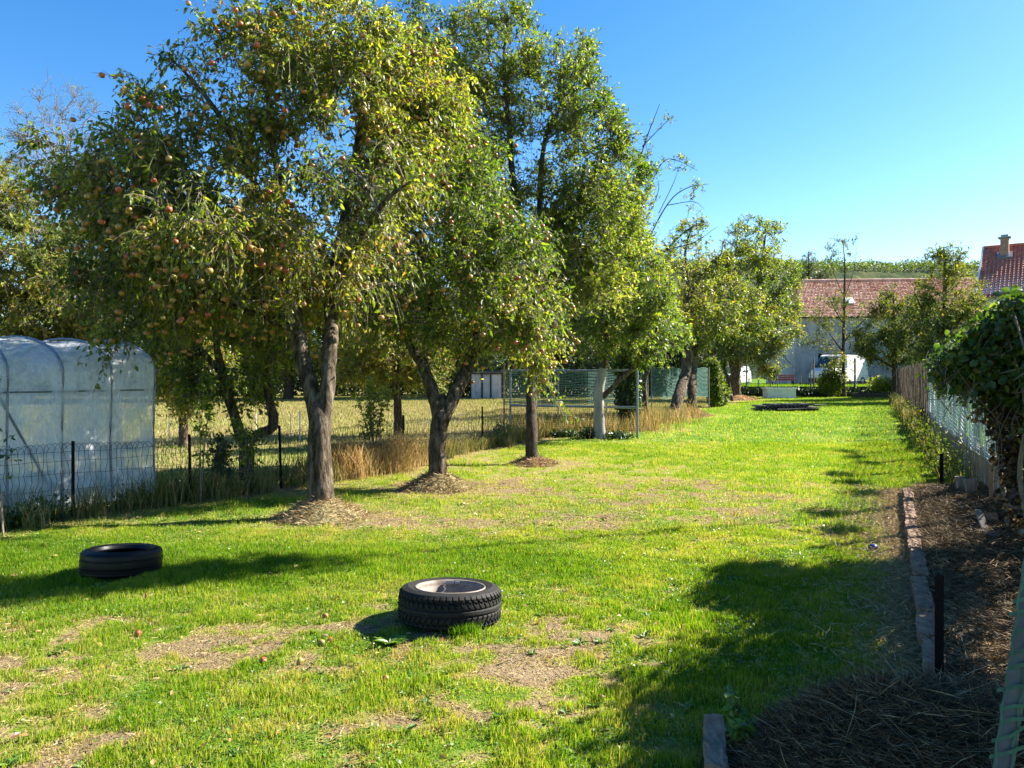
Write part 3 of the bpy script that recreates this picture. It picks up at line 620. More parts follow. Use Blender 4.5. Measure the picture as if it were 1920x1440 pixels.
tree('plum_tree', 'yellowing tree on a leaning bare trunk beside the brown mound', (6.0, 27.3, 0),
     [([(1264, 785, 27.3), (1272, 745, 27.8), (1285, 700, 29), (1289, 660, 29), (1286, 610, 29)], [.24, .22, .20, .17, .13]),
      ([(1287, 640, 29), (1262, 600, 28.6), (1240, 580, 28.2), (1222, 600, 28)], [.10, .08, .05, .02]),
      ([(1287, 620, 29), (1300, 580, 29), (1330, 572, 29), (1370, 580, 29), (1400, 590, 29)], [.10, .07, .05, .035, .012]),
      ([(1286, 610, 29), (1290, 540, 29), (1285, 470, 29), (1300, 420, 29)], [.10, .07, .045, .015]),
      ([(1292, 560, 29), (1325, 500, 29.4), (1350, 480, 29.6), (1355, 455, 29.6)], [.06, .045, .03, .01])],
     [(1280, 530, 29, 60, 70, 1.8), (1320, 590, 28.8, 70, 40, 1.6), (1260, 610, 28.4, 50, 40, 1.4), (1300, 430, 29, 36, 45, 1.0)],
     leaf='yellow_leaf', bark='bark', n2=50, n3=420, n4=2300, per=8, L=.12, droop=.5, tw=.006)
tree('plum_tree', 'upright ring marked trunk with yellow olive crown behind the leaning one', (6.85, 28.5, 0),
     [([(1297, 778, 28.5), (1298, 730, 29), (1299, 690, 30.5), (1303, 650, 30.5), (1310, 600, 30.5)], [.20, .18, .17, .15, .12]),
      ([(1303, 640, 30.5), (1335, 600, 30.6), (1380, 580, 30.8), (1420, 600, 31)], [.09, .07, .05, .015]),
      ([(1308, 610, 30.5), (1325, 540, 30.5), (1330, 500, 30.5)], [.09, .06, .02])],
     [(1350, 560, 30.6, 80, 45, 1.8), (1330, 510, 30.6, 50, 45, 1.4), (1380, 610, 30.8, 70, 32, 1.5), (1320, 620, 30.3, 40, 30, 1)],
     leaf='yellow_leaf', bark='bark', n2=45, n3=420, n4=2600, per=8, L=.12, droop=.5, tw=.006)
tree('walnut_tree', 'round topped dark green tree on a broad trunk in front of the parked car', (13.9, 46.3, 0),
     [([(1380, 755, 46.3), (1378, 715, 46.3), (1380, 690, 46.3), (1384, 660, 46.3)], [.36, .32, .32, .30]),
      ([(1376, 700, 46.3), (1368, 660, 46.3), (1362, 600, 46.3), (1375, 520, 46.3), (1380, 460, 46.3)], [.18, .17, .14, .10, .04]),
      ([(1384, 680, 46.3), (1400, 600, 46.3), (1425, 520, 46.3), (1435, 440, 46.3)], [.20, .16, .12, .04]),
      ([(1392, 640, 46.3), (1440, 580, 46.3), (1470, 540, 46.3)], [.14, .10, .04])],
     [(1412, 470, 46.5, 62, 58, 3.2), (1380, 530, 46.5, 60, 60, 3), (1455, 540, 46.5, 48, 60, 2.6), (1405, 590, 46, 85, 50, 3), (1345, 560, 47, 30, 60, 2)],
     leaf='pear_leaf', bark='bark', n2=60, n3=700, n4=4800, per=9, L=.17, shoot=(.3, .7), up=.3, tw=.009)
tree('cherry_tree', 'low spreading yellow green tree with arching bare twigs over the trough', (14.2, 44.0, 0),
     [([(1372, 752, 44), (1366, 715, 44), (1358, 690, 44), (1365, 660, 44)], [.10, .085, .08, .07]),
      ([(1365, 665, 44), (1400, 630, 43.5), (1450, 650, 43), (1490, 690, 42.8)], [.07, .06, .04, .012]),
      ([(1365, 665, 44), (1380, 620, 43.5), (1430, 600, 43)], [.06, .04, .015])],
     [(1400, 640, 43.4, 70, 36, 2), (1455, 620, 43.2, 40, 45, 1.8), (1345, 650, 44, 30, 40, 1.5), (1430, 680, 43, 30, 25, 1)],
     leaf='yellow_leaf', bark='bark_dark', n2=40, n3=380, n4=2600, per=9, L=.15, shoot=(.25, .6), tw=.008)
# far right group before the barn
tree('birch_sapling', 'slender pale young tree with thin airy top in front of the skylight', (23.2, 52.0, .0),
     [([(1583, 742, 52), (1581, 680, 52), (1582, 620, 52), (1583, 560, 52), (1584, 500, 52), (1580, 450, 52)], [.13, .12, .10, .08, .05, .015]),
      ([(1581, 660, 52), (1550, 620, 52), (1515, 585, 52)], [.05, .03, .01]), ([(1583, 640, 52), (1620, 600, 52), (1640, 575, 52)], [.05, .03, .01]), ([(1582, 610, 52), (1560, 570, 52), (1545, 540, 52)], [.04, .03, .01]),
      ([(1583, 560, 52), (1600, 510, 52), (1606, 470, 52)], [.03, .02, .01]), ([(1583, 560, 52), (1563, 510, 52), (1555, 475, 52)], [.03, .02, .01])],
     [(1580, 480, 52, 38, 32, 1.2), (1575, 600, 52, 50, 60, 2), (1570, 690, 51.5, 30, 30, 1.2), (1530, 640, 52, 35, 40, 1.2)],
     leaf='far_leaf', bark='bark', n2=34, n3=150, n4=700, per=7, L=.17, up=.5, droop=.2, shoot=(.3, .7), tw=.008)
tree('garden_tree', 'bushy olive green tree with dark trunk before the right end of the barn', (24.3, 47.5, 0),
     [([(1680, 745, 47), (1678, 700, 47), (1676, 650, 47), (1676, 600, 47), (1675, 550, 47)], [.20, .17, .15, .10, .03]),
      ([(1677, 690, 47), (1640, 670, 47), (1615, 665, 47)], [.08, .05, .02]), ([(1676, 650, 47), (1710, 600, 47), (1720, 570, 47)], [.08, .05, .02])],
     [(1675, 590, 47, 42, 55, 2), (1655, 650, 47, 42, 35, 2), (1705, 640, 47, 40, 45, 2), (1630, 640, 47, 28, 30, 1.2)],
     leaf='far_leaf', bark='bark_dark', n2=40, n3=400, n4=2800, per=9, L=.16, shoot=(.3, .6), tw=.008, droop=.3)
tree('garden_tree', 'tall yellow green tree with airy tip left of the chimney house', (24.5, 42.0, 0),
     [([(1776, 740, 42), (1774, 650, 42), (1772, 580, 42), (1772, 520, 42), (1770, 462, 42)], [.2, .18, .14, .08, .02]),
      ([(1774, 640, 42), (1730, 580, 42), (1715, 550, 42)], [.08, .05, .02]), ([(1774, 630, 42), (1815, 580, 42), (1835, 560, 42)], [.08, .05, .02])],
     [(1775, 560, 42, 60, 50, 2.4), (1730, 610, 42, 50, 50, 2.2), (1800, 610, 42, 55, 50, 2.2), (1772, 505, 42, 44, 40, 1.4), (1745, 480, 42, 14, 14, .5), (1795, 478, 42, 14, 18, .5), (1760, 660, 42, 70, 35, 2)],
     leaf='far_leaf', bark='bark_dark', n2=55, n3=600, n4=4200, per=9, L=.15, shoot=(.3, .6), tw=.008, droop=.3, up=.2)
tree('spruce_tree', 'dark pointed conifer top far behind the left end of the barn', (29, 72, 0),
     [([(1518, 735, 72), (1518, 600, 72), (1516, 475, 72)], [.25, .2, .04])],
     [(1517, 500, 72, 12, 26, .9), (1517, 535, 72, 24, 26, 1.6), (1540, 525, 72, 20, 18, 1.3), (1495, 530, 72, 16, 20, 1.2)],
     leaf='dark_leaf', bark='bark_dark', n2=20, n3=160, n4=900, per=9, L=.24, wr=.3, shoot=(.4, .8), tw=.012, cat='tree')
# old orchard tree over the fence
tree('old_orchard_tree', 'gnarled orchard tree beyond the wire fence, low fork with two rising limbs', (-3.95, 11.1, 0),
     [([(464, 905, 11.1), (462, 860, 11.1), (464, 825, 11.1)], [.10, .10, .11]),
      ([(464, 828, 11.1), (450, 812, 11.1), (436, 770, 11.1), (425, 730, 11.1), (412, 680, 11.1), (400, 610, 11.1)], [.085, .08, .075, .07, .06, .03]),
      ([(464, 830, 11.1), (490, 812, 11.1), (512, 800, 11.1), (506, 760, 11.1), (500, 720, 11.1), (506, 650, 11.1)], [.08, .08, .08, .065, .055, .03]),
      ([(415, 700, 11.1), (370, 650, 11.2), (335, 630, 11.3)], [.05, .04, .015])],
     [(410, 610, 11.2, 90, 60, 1.2), (500, 640, 11.2, 70, 60, 1.1), (335, 650, 11.3, 55, 60, .9), (460, 720, 11.2, 60, 40, .7), (385, 720, 11.2, 50, 25, .6), (520, 560, 11.3, 80, 60, 1)],
     leaf='apple_leaf_y', bark='bark', n2=45, n3=480, n4=2600, per=9, L=.08, droop=.4)

tree('young_fruit_tree', 'yellow green fruit tree standing in the meadow between the two forked apple trees', (W(745, 0, 19)[0], 19, 0),
     [([(748, 815, 19), (745, 760, 19), (742, 690, 19), (750, 620, 19), (745, 560, 19)], [.11, .10, .09, .06, .02])],
     [(740, 650, 19, 100, 70, 1.6), (700, 600, 19, 70, 70, 1.3), (800, 690, 19, 50, 45, 1), (690, 700, 19, 50, 40, 1)],
     leaf='yellow_leaf', bark='bark', n2=50, n3=500, n4=3400, per=9, L=.10, droop=.5, group='fruit trees in the meadow')
tree('young_fruit_tree', 'low leafy fruit tree in the meadow right of the plastic tunnel', (W(345, 0, 16)[0], 16, 0),
     [([(345, 838, 16), (343, 780, 16), (346, 700, 16), (350, 640, 16)], [.09, .08, .07, .03])],
     [(335, 660, 16, 70, 60, 1.2), (385, 700, 16, 60, 40, 1), (310, 700, 16, 35, 40, .8), (350, 740, 16, 45, 30, .8)],
     leaf='yellow_leaf', bark='bark', n2=40, n3=400, n4=2600, per=9, L=.09, droop=.5, group='fruit trees in the meadow')
# ------------------------------------------------------------------ background trees along the meadow
def bgtree(name, label, u, v0, Y, blobs, leaf, n3=500, n4=3000, L=.26, trunkr=.3, **k):
    b = W(u, v0, Y); b[2] = 0
    top = min(q[1] for q in blobs)
    vb = HOR + CH * F / Y
    tree(name, label, b, [([(u, vb, Y), (u + 2, (vb + 620) / 2, Y), (u - 2, 600, Y), (u + 4, (600 + top) / 2, Y)], [trunkr, trunkr * .8, trunkr * .6, .08])], blobs,
         leaf=leaf, bark='bark_dark', n2=36, n3=n3, n4=n4, per=8, L=L, shoot=(.5, 1.1), tw=.012, group='trees along the far side of the meadow', **k)
bgtree('birch_tree', 'tall bare greyish birch at the far left behind the apple crown', 112, 745, 50, [(112, 200, 50, 55, 60, 2), (90, 300, 50, 80, 80, 3), (140, 330, 50, 55, 80, 2.4), (40, 260, 50, 35, 70, 1.6), (170, 230, 50, 30, 50, 1.4)], 'far_leaf', n3=700, n4=900, L=.10, up=.4)
bgtree('leafy_tree', 'broad yellow green tree at the left picture edge behind the plastic tunnel', 50, 745, 42, [(30, 480, 42, 110, 110, 4), (100, 560, 42, 120, 90, 4), (-20, 360, 42, 60, 70, 3), (30, 640, 42, 110, 60, 3)], 'far_leaf', n3=800, n4=6000)
bgtree('leafy_tree', 'olive green tree showing right of the tunnel roof under the apple branches', 215, 745, 46, [(210, 480, 46, 110, 110, 4), (240, 590, 46, 110, 90, 4), (170, 640, 46, 90, 50, 3)], 'yellow_leaf', n3=700, n4=4500)
bgtree('leafy_tree', 'green background tree behind the gnarled orchard tree', 380, 745, 44, [(370, 560, 44, 100, 100, 4), (400, 640, 44, 110, 60, 3)], 'far_leaf', n3=600, n4=4200)
bgtree('leafy_tree', 'background tree seen between the two stems of the nearest apple tree', 540, 745, 46, [(530, 550, 46, 110, 110, 4), (560, 640, 46, 100, 60, 3)], 'pear_leaf', n3=600, n4=4200)
bgtree('leafy_tree', 'yellow green background tree between the two forked apple trees', 700, 745, 48, [(690, 570, 48, 100, 100, 4), (710, 650, 48, 90, 55, 3)], 'far_leaf', n3=600, n4=4400)
bgtree('leafy_tree', 'background tree behind the grey shed', 860, 745, 50, [(850, 560, 50, 100, 110, 4), (860, 650, 50, 100, 45, 3)], 'yellow_leaf', n3=600, n4=4200)
bgtree('leafy_tree', 'dark background tree behind the green netting screen', 1050, 745, 52, [(1040, 570, 52, 120, 100, 4), (1080, 660, 52, 130, 45, 3)], 'dark_leaf', n3=600, n4=4500)
bgtree('leafy_tree', 'dark tree behind the two brown trunks', 1240, 745, 54, [(1230, 640, 54, 80, 60, 3), (1300, 650, 54, 60, 55, 3)], 'dark_leaf', n3=450, n4=3200)
# thicket: dark undergrowth closing the meadow
def leafmass(name, ells, n, L, leaf, label, cat, kind=None, parent=None, group=None, shell=.55, wr=.7, hang=.2, hole=False):
    B = np.array(ells, float); vol = np.prod(B[:, 3:], 1) ** .7; idx = rng.choice(len(B), n, p=vol / vol.sum())
    d = unit(rng.normal(size=(n, 3))); r = shell + (1 - shell) * rng.random(n); r *= 1 + (.55 if hole else .25) * (fbm(d[:, 0] * 3 + idx * 5 + 20, d[:, 2] * 3 + d[:, 1] * 2 + 20, 2, 6) - .5) * 2
    P = B[idx, :3] + d * r[:, None] * B[idx, 3:]; ok = P[:, 2] > .02
    if hole: ok &= ~((np.abs(P[:, 1] - 5.1) < .3) & (np.abs(P[:, 2] - 1.65) < .28) & (P[:, 0] < fR(P[:, 1]) + .9) & (rng.random(n) < .85))
    P = P[ok]; d = d[ok]; n = len(P)
    D = unit(rng.normal(0, .6, (n, 3)) + d * .4 - np.array([0, 0, hang])); N = unit(d * .8 + rng.normal(0, .5, (n, 3)) + np.array([0, 0, .5]))
    LL = L * rng.uniform(.55, 1.3, n); V, Fs, k = leaf_mesh(P, D, N, LL, LL * wr, leaf == 'vine_leaf')
    tone = fbm(P[:, 0] * .9 + P[:, 1], P[:, 2] * 1.3 + 9, 3, 12); a = np.clip(.4 + (tone - .5) * 1.2 + rng.normal(0, .2, n), 0, 1)
    o = mesh_np(name, V, Fs, M[leaf], parent, attrs={'rnd': np.repeat(a, k)})
    if parent is None: tag(o, label, cat, group, kind)
    return o
E = []
for i in range(46):
    u = -60 + i * 31; Y = 54 + random.uniform(-1, 4); p = W(u, 0, Y); E.append((p[0], Y, random.uniform(1.0, 2.0), random.uniform(1.2, 1.9), 1.6, random.uniform(1.8, 3)))
leafmass('thicket', E, 110000, .2, 'dark_leaf', 'dark undergrowth closing the far side of the meadow', 'undergrowth', 'stuff', shell=.3)

# ------------------------------------------------------------------ hill and far wood
hx = np.linspace(-350, 700, 330); hy = np.linspace(300, 520, 60); HX, HY = np.meshgrid(hx, hy)
t = np.clip((HY - 300) / 130, 0, 1); H = 68 * np.clip((HX + 80) / 180, .1, 1) ** .6 * np.sin(t * np.pi / 2) * (1 + .06 * (fbm(HX * .008, HY * .0, 2, 9) - .5)) 
H += np.clip(t * 4, 0, 1) * 5 * fbm(HX * .14, HY * .14, 3, 41)
H *= .90
hi = np.arange(HX.size).reshape(HX.shape); Q = np.stack([hi[:-1, :-1], hi[:-1, 1:], hi[1:, 1:], hi[1:, :-1]], -1).reshape(-1, 4)
M['hillwood'] = surf('wooded_hill', [(.3, (.03, .05, .035)), (.5, (.07, .09, .045)), (.7, (.12, .115, .055))], scale=.09, rough=1, bump_d=2.5, spec=0, detail=8)
o = mesh_np('hill', np.stack([HX, HY, H - 1], -1).reshape(-1, 3), [Q], M['hillwood'], smooth=True); tag(o, kind='structure')
n = 16000; x = rng.uniform(60, 330, n); y = rng.uniform(390, 432, n); ii = np.interp(x, hx, np.arange(len(hx))).astype(int); jj = np.interp(y, hy, np.arange(len(hy))).astype(int)
P = np.stack([x, y, H[jj, ii] + rng.uniform(-1, 5, n) * fbm(x * .1, y * .02, 2, 3)], -1)
N = unit(rng.normal(0, .6, (n, 3)) + [0, -.4, .7]); D = unit(rng.normal(size=(n, 3))); V, Fs, k = leaf_mesh(P, D, N, rng.uniform(.5, 1.5, n), rng.uniform(.5, 1.2, n), False)
o = mesh_np('hill_wood', V, Fs, M['far_leaf'], attrs={'rnd': np.repeat(rng.random(n) * .5, k)}); tag(o, 'wooded hill crest behind the barn roof', 'wood', kind='stuff')

# ------------------------------------------------------------------ raised yard at the far end
yb = MB(); X0, X1 = 11.5, 60; yb.box(((X0 + X1) / 2, TY + 20, .35), (X1 - X0, 40, .76)); o = yb.build('yard_terrace', M['ground']); tag(o, kind='structure')
at = o.data.attributes.new('dry', 'FLOAT', 'POINT'); at.data.foreach_set('value', np.full(len(o.data.vertices), .2, np.float32))
x = rng.uniform(X0, 34, 30000); y = rng.uniform(TY + .05, 62, 30000)
blades('yard_grass', x, y, rng.uniform(.05, .2, 30000), np.full(30000, .04), np.clip(rng.normal(.3, .15, 30000), 0, 1), 'grass on the raised yard in front of the barn', z0=np.full(30000, .72), seg=False)
wl = MB(); L_ = 0
x_ = X0
while x_ < 33:
    wdt = random.uniform(.35, .7); wl.box((x_ + wdt / 2, TY - .09 + random.uniform(-.02, .02), .36), (wdt - .02, .14, .72 + random.uniform(-.03, .02))); x_ += wdt
o = wl.build('low_stone_wall', M['wood_dark']); tag(o, 'low dark stone retaining wall along the front of the raised yard', 'wall')
leafmass('verge_weeds', [(X0 + i * .62, TY - .3, .3, .45, .25, .34 + .2 * random.random()) for i in range(34)], 9000, .11, 'dark_leaf', 'low weeds growing against the retaining wall', 'weeds', 'stuff')

# barn (slightly turned)
BA = math.radians(-5); broot = empty('barn', W(1490, 0, 62) * [1, 1, 0], rz=BA, label='long grey rendered barn with old clay tile roof and small skylight', cat='barn')
def lx(mb, name, mat, parent, **k): return mb.build(name, mat, parent, **k)
BL, BD, EZ, RZ, gz = 19.0, 9.5, 6.45, 9.9, .72
m = MB()
for (a, b, z0, z1) in ((0, 1.9, gz, 3.3), (1.9, 4.6, 3.3, 3.301), (4.6, 6.3, gz, 3.3), (6.3, 12.4, gz, 3.3), (12.4, BL, gz, 3.3)):
    if z1 - z0 > .1: m.box(((a + b) / 2, .15, (z0 + z1) / 2), (b - a - .004, .3, z1 - z0))
m.box((BL / 2, .15, (3.3 + EZ) / 2), (BL, .3, EZ - 3.3)); m.box((.15, BD / 2, (gz + EZ) / 2), (.3, BD - .62, EZ - gz)); m.box((BL - .15, BD / 2, (gz + EZ) / 2), (.3, BD - .62, EZ - gz)); m.box((BL / 2, BD - .15, (gz + EZ) / 2), (BL, .3, EZ - gz))
m.build('wall', M['render_grey'], broot)
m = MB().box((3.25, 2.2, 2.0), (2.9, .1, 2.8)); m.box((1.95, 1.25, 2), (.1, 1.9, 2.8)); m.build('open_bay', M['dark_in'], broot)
m = MB(); 
for i in range(9): m.box((6.4 + .2 * i + 4.6, -.05, 2.0), (.18, .06, 2.3))
m.build('door', M['brown_door'], broot)
m = MB(); m.box((2.6, -.1, 1.75), (.5, .16, .08)); m.box((2.6, .05, 1.35), (.9, .1, .7)); m.build('window', M['glass'], broot)
# roof: tiles as stepped wavy courses (real geometry)
def tiled(c00, c10, c01, c11, rows, cols, amp, step):
    """grid between four corners (eave-left, eave-right, ridge-left, ridge-right)"""
    c00, c10, c01, c11 = map(np.array, (c00, c10, c01, c11)); nrm = unit(np.cross(c10 - c00, c01 - c00)); V = []; 
    cc = cols * 4 + 1; rr_ = []
    for r in range(rows): rr_ += [(r / rows, 1.0), ((r + .97) / rows, 0.0)]
    for (t, h) in rr_:
        s = np.linspace(0, 1, cc)[:, None]; p = (c00 * (1 - s) + c10 * s) * (1 - t) + (c01 * (1 - s) + c11 * s) * t
        V.append(p + nrm * (step * (h - .5) + amp * np.sin(np.arange(cc) / 4 * 2 * np.pi)[:, None]) + nrm * rng.normal(0, step * .12, (cc, 1)))
    V = np.concatenate(V); ix = np.arange(len(V)).reshape(len(rr_), cc)
    return V, np.stack([ix[:-1, :-1], ix[:-1, 1:], ix[1:, 1:], ix[1:, :-1]], -1).reshape(-1, 4)
m = MB(); V, Qd = tiled((-.4, -.35, EZ - .1), (BL + .4, -.35, EZ - .1), (2.0, BD / 2, RZ), (BL - .6, BD / 2, RZ), 24, 62, .014, .11); m.add(V, Qd)
V, Qd = tiled((-.4, BD + .35, EZ - .1), (-.4, -.35, EZ - .1), (2.0, BD / 2, RZ), (1.98, BD / 2, RZ), 24, 30, .014, .11); m.add(V, Qd)
V, Qd = tiled((BL + .4, BD + .35, EZ - .1), (-.4, BD + .35, EZ - .1), (BL - .6, BD / 2, RZ), (2.0, BD / 2, RZ), 24, 62, .014, .11); m.add(V, Qd)
m.tube([(1.9, BD / 2, RZ + .03), (BL - .5, BD / 2, RZ + .03)], .13, 8); roof = m.build('roof', M['tile'], broot)
MB().box((BL / 2, -.42, EZ - .18), (BL + .8, .12, .12)).build('gutter', M['black'], broot)
m = MB(); q = .38; m.box((4.9, -.35 + q * (BD / 2 + .35), EZ - .1 + q * (RZ - EZ + .1) + .12), (.8, .9, .12), rx=math.atan2(RZ - EZ, BD / 2)); m.build('skylight', M['white_paint'], broot)

# house with chimney on the right
hr = math.atan2(-.6, .8); hroot = empty('house', (31.4, 50, 0), rz=hr, label='house with red tiled gable roof and chimney at the right edge', cat='house')
HL, HD, ez, rz_ = 9.0, 10.0, 7.0, 10.75
m = MB(); m.box((HL / 2, HD / 2, ez / 2), (HL, HD, ez - .02))
m.prism([(0, 0, ez), (0, HD, ez), (0, HD / 2, rz_ - .15)], (0, 0, 0), (HL, 0, 0)); m.build('wall', M['render_pale'], hroot)
m = MB(); V, Qd = tiled((-.25, -.4, ez - .3), (HL + .3, -.4, ez - .3), (-.25, HD / 2, rz_), (HL + .3, HD / 2, rz_), 22, 40, .04, .05); m.add(V, Qd)
V, Qd = tiled((HL + .3, HD + .4, ez - .3), (-.25, HD + .4, ez - .3), (HL + .3, HD / 2, rz_), (-.25, HD / 2, rz_), 22, 40, .04, .05); m.add(V, Qd); m.tube([(-.25, HD / 2, rz_ + .03), (HL + .3, HD / 2, rz_ + .03)], .12, 8)
rf = m.build('roof', M['tile2'], hroot)
m = MB(); n_ = unit(np.array([0, HD / 2 + .4, rz_ - ez + .3]));
m.prism([(-.33, -.42, ez - .42), (-.33, -.42, ez - .16), (-.33, HD / 2, rz_ + .12), (-.33, HD / 2, rz_ - .14)], (0, 0, 0), (.1, 0, 0)); m.build('verge_board', M['white_paint'], hroot)
m = MB(); cx_, cy_ = 1.1, HD / 2 - 1.1; m.box((cx_, cy_, rz_ - .45), (.5, .5, 1.7)); m.build('chimney', M['terracotta'], rf)
m = MB(); m.box((cx_, cy_, rz_ + .44), (.75, .75, .08)); m.box((cx_, cy_, rz_ + .56), (.42, .42, .16)); m.box((cx_, cy_, rz_ - .95), (.9, .8, .5), rx=.6); m.build('chimney_cap', M['galv'], rf)
m = MB(); m.tube([(3.1, HD / 2, rz_), (3.1, HD / 2, rz_ + .8)], .02, 5); m.tube([(2.7, HD / 2, rz_ + .45), (3.6, HD / 2, rz_ + .45)], .012, 4)
for k_ in range(5): m.tube([(2.8 + k_ * .18, HD / 2 - .2, rz_ + .45), (2.8 + k_ * .18, HD / 2 + .2, rz_ + .45)], .008, 4)
m.build('antenna', M['galv'], hroot)

# ------------------------------------------------------------------ vehicles on the yard
def lathe(pr, n=40, f=None):
    """profile (x=r, z) -> verts quads, axis Z"""
    pr = np.asarray(pr, float); th = np.arange(n) / n * 2 * np.pi
    V = np.stack([pr[:, None, 0] * np.cos(th)[None], pr[:, None, 0] * np.sin(th)[None], np.broadcast_to(pr[:, None, 1], (len(pr), n))], -1)
    if f is not None: V = f(V, th)
    ix = np.arange(len(pr) * n).reshape(len(pr), n); a = ix[:-1]; b = ix[1:]
    return V.reshape(-1, 3), np.stack([a, np.roll(a, -1, 1), np.roll(b, -1, 1), b], -1).reshape(-1, 4)
def rotx(V): V = np.asarray(V); return np.stack([V[:, 0], V[:, 2], V[:, 1]], -1)
def wheel(parent, x, y, r, w_):
    t = empty('wheel', (0, 0, 0)); t.parent = parent
    V, Q_ = lathe([(r * .62, -w_ / 2), (r * .95, -w_ / 2), (r, -w_ * .3), (r, w_ * .3), (r * .95, w_ / 2), (r * .62, w_ / 2)], 24); MB().add(rotx(V) + [x, y, r + .72], Q_).build('tyre', M['rubber'], t)
    V, Q_ = lathe([(.01, -w_ * .35), (r * .3, -w_ * .45), (r * .62, -w_ * .4), (r * .62, w_ * .4), (r * .3, w_ * .45), (.01, w_ * .35)], 16); MB().add(rotx(V) + [x, y, r + .72], Q_).build('rim', M['galv'], t)
def loft(sections):
    """sections: list of (k,3) closed rings -> verts, quads, caps"""
    k = len(sections[0]); V = np.vstack(sections); Q_ = []
    for s in range(len(sections) - 1):
        for i in range(k): Q_.append([s * k + i, s * k + (i + 1) % k, (s + 1) * k + (i + 1) % k, (s + 1) * k + i])
    return V, Q_
def vehicle(name, label, cat, loc, rz, body, glassq, w2, wheels, mat, extra=None):
    """body profile in side view (x,z), widths tapered above the waist"""
    r = empty(name, loc, rz, label=label, cat=cat); m = MB(); pr = np.array(body, float)
    waist = 1.0
    secs = []
    for y in (-w2, -w2 * .985, w2 * .985, w2):
        inset = .97 if abs(y) > w2 * .99 else 1.0
        P = np.stack([pr[:, 0] * inset, np.full(len(pr), y), pr[:, 1]], -1)
        k_ = np.clip((pr[:, 1] - waist) / 1.0, 0, 1); P[:, 1] *= 1 - .16 * k_; P[:, 2] += .72
        secs.append(P)
    V, Q_ = loft(secs); k = len(pr); m.add(V, Q_)
    for s in (0, 3):
        P = secs[s]; c = P.mean(0); T = [[i, (i + 1) % k, k] for i in range(k)]; m.add(np.vstack([P, c]), T=T)
    m.build('body', M[mat], r)
    for nm, quads in glassq:
        g = MB()
        for q in quads: g.prism(np.array(q, float) + [0, 0, .72], (0, 0, 0), (.001, .001, .001))
        g.build(nm, M['glass'], r)
    for (x, y, rr) in wheels: wheel(r, x, y, rr, .2)
    if extra: extra(r)
    return r
van = [(-2.6, .35), (-2.6, 2.0), (-2.5, 2.35), (1.0, 2.4), (1.25, 2.3), (1.85, 1.35), (2.45, 1.15), (2.55, .8), (2.6, .35)]
def vx(r):
    for s in (-1, 1): MB().box((2.53, s * .7, .72 + .95), (.12, .3, .2)).build('headlight', M['white_paint'], r)
    MB().box((2.6, 0, .72 + .45), (.2, 1.8, .28)).build('bumper', M['black'], r)
    for s in (-1, 1): MB().box((1.55, s * 1.12, .72 + 1.5), (.12, .16, .3)).build('mirror', M['black'], r)
vehicle('delivery_van', 'white van parked behind the bush on the raised yard', 'van', (25.5, 58.2, 0), math.radians(215), van,
        [('windscreen', [[(1.30, -.78, 2.22), (1.87, -.86, 1.38), (1.87, .86, 1.38), (1.30, .78, 2.22)]]),
         ('side_window', [[(.3, s * .89, 1.4), (1.5, s * .93, 1.4), (1.15, s * .83, 2.1), (.3, s * .83, 2.1)] for s in (-1, 1)])], .95,
        [(1.7, .85, .34), (1.7, -.85, .34), (-1.7, .85, .34), (-1.7, -.85, .34)], 'white_paint', vx)
car = [(-1.95, .3), (-2.0, .75), (-1.95, .95), (-1.6, 1.4), (-1.3, 1.47), (.1, 1.47), (.95, .98), (1.8, .82), (1.95, .6), (1.95, .3)]
def cx(r):
    for s in (-1, 1): MB().box((1.9, s * .6, .72 + .68), (.12, .35, .16)).build('headlight', M['white_paint'], r)
    MB().box((1.96, 0, .72 + .62), (.06, .7, .14)).build('grille', M['black'], r)
    MB().box((1.96, 0, .72 + .35), (.12, 1.7, .16)).build('bumper', M['black'], r)
    MB().box((2.0, 0, .72 + .45), (.03, .5, .11)).build('number_plate', M['white_paint'], r)
vehicle('parked_car', 'pale blue grey hatchback parked behind the broad trunk', 'car', (16.6, 56.0, 0), math.radians(238), car,
        [('windscreen', [[(.16, -.66, 1.45), (.98, -.78, 1.0), (.98, .78, 1.0), (.16, .66, 1.45)]]),
         ('side_window', [[(-1.3, s * .80, 1.03), (.75, s * .82, 1.03), (.15, s * .76, 1.38), (-1.2, s * .76, 1.38)] for s in (-1, 1)])], .83,
        [(1.3, .74, .3), (1.3, -.74, .3), (-1.3, .74, .3), (-1.3, -.74, .3)], 'car_blue', cx)

# red slatted bench, posts and fence at the yard edge
r = empty('garden_bench', W(1467, 0, 56) * [1, 1, 0] + [0, 0, .72], label='long faded red slatted bench against the barn wall', cat='bench')
m = MB(); [m.box((0, .25, .5 + .14 * i), (2.0, .03, .10)) for i in range(3)]; m.build('backrest', M['red_paint'], r)
m = MB(); [m.box((0, -.1 + .13 * i, .42), (2.0, .1, .03)) for i in range(3)]; m.build('seat', M['red_paint'], r)
for s in (-.8, .8): MB().box((s, .06, .2), (.06, .4, .4)).build('leg', M['rust'], r)
fr = empty('yard_fence', (X0, TY + .1, 0), label='low wire mesh fence on posts along the edge of the raised yard', cat='fence')
for (u, top, rr_) in ((1400, 660, .07), (1422, 700, .05), (1445, 672, .05), (1458, 690, .04), (1502, 704, .03), (1520, 680, .05), (1526, 672, .07), (1603, 672, .09), (1640, 700, .04), (1400 - 40, 700, .04)):
    p = W(u, top, TY + .1); MB().tube([(p[0], TY + .1, .4), (p[0], TY + .1, p[2])], rr_ * .8, 7).build('post', M['wood_grey'], fr, local=True)
m = MB()
for k_ in range(6): m.tube([(X0 + .5, TY + .1, .85 + .13 * k_), (33, TY + .1, .85 + .13 * k_)], .006, 3, cap=False)
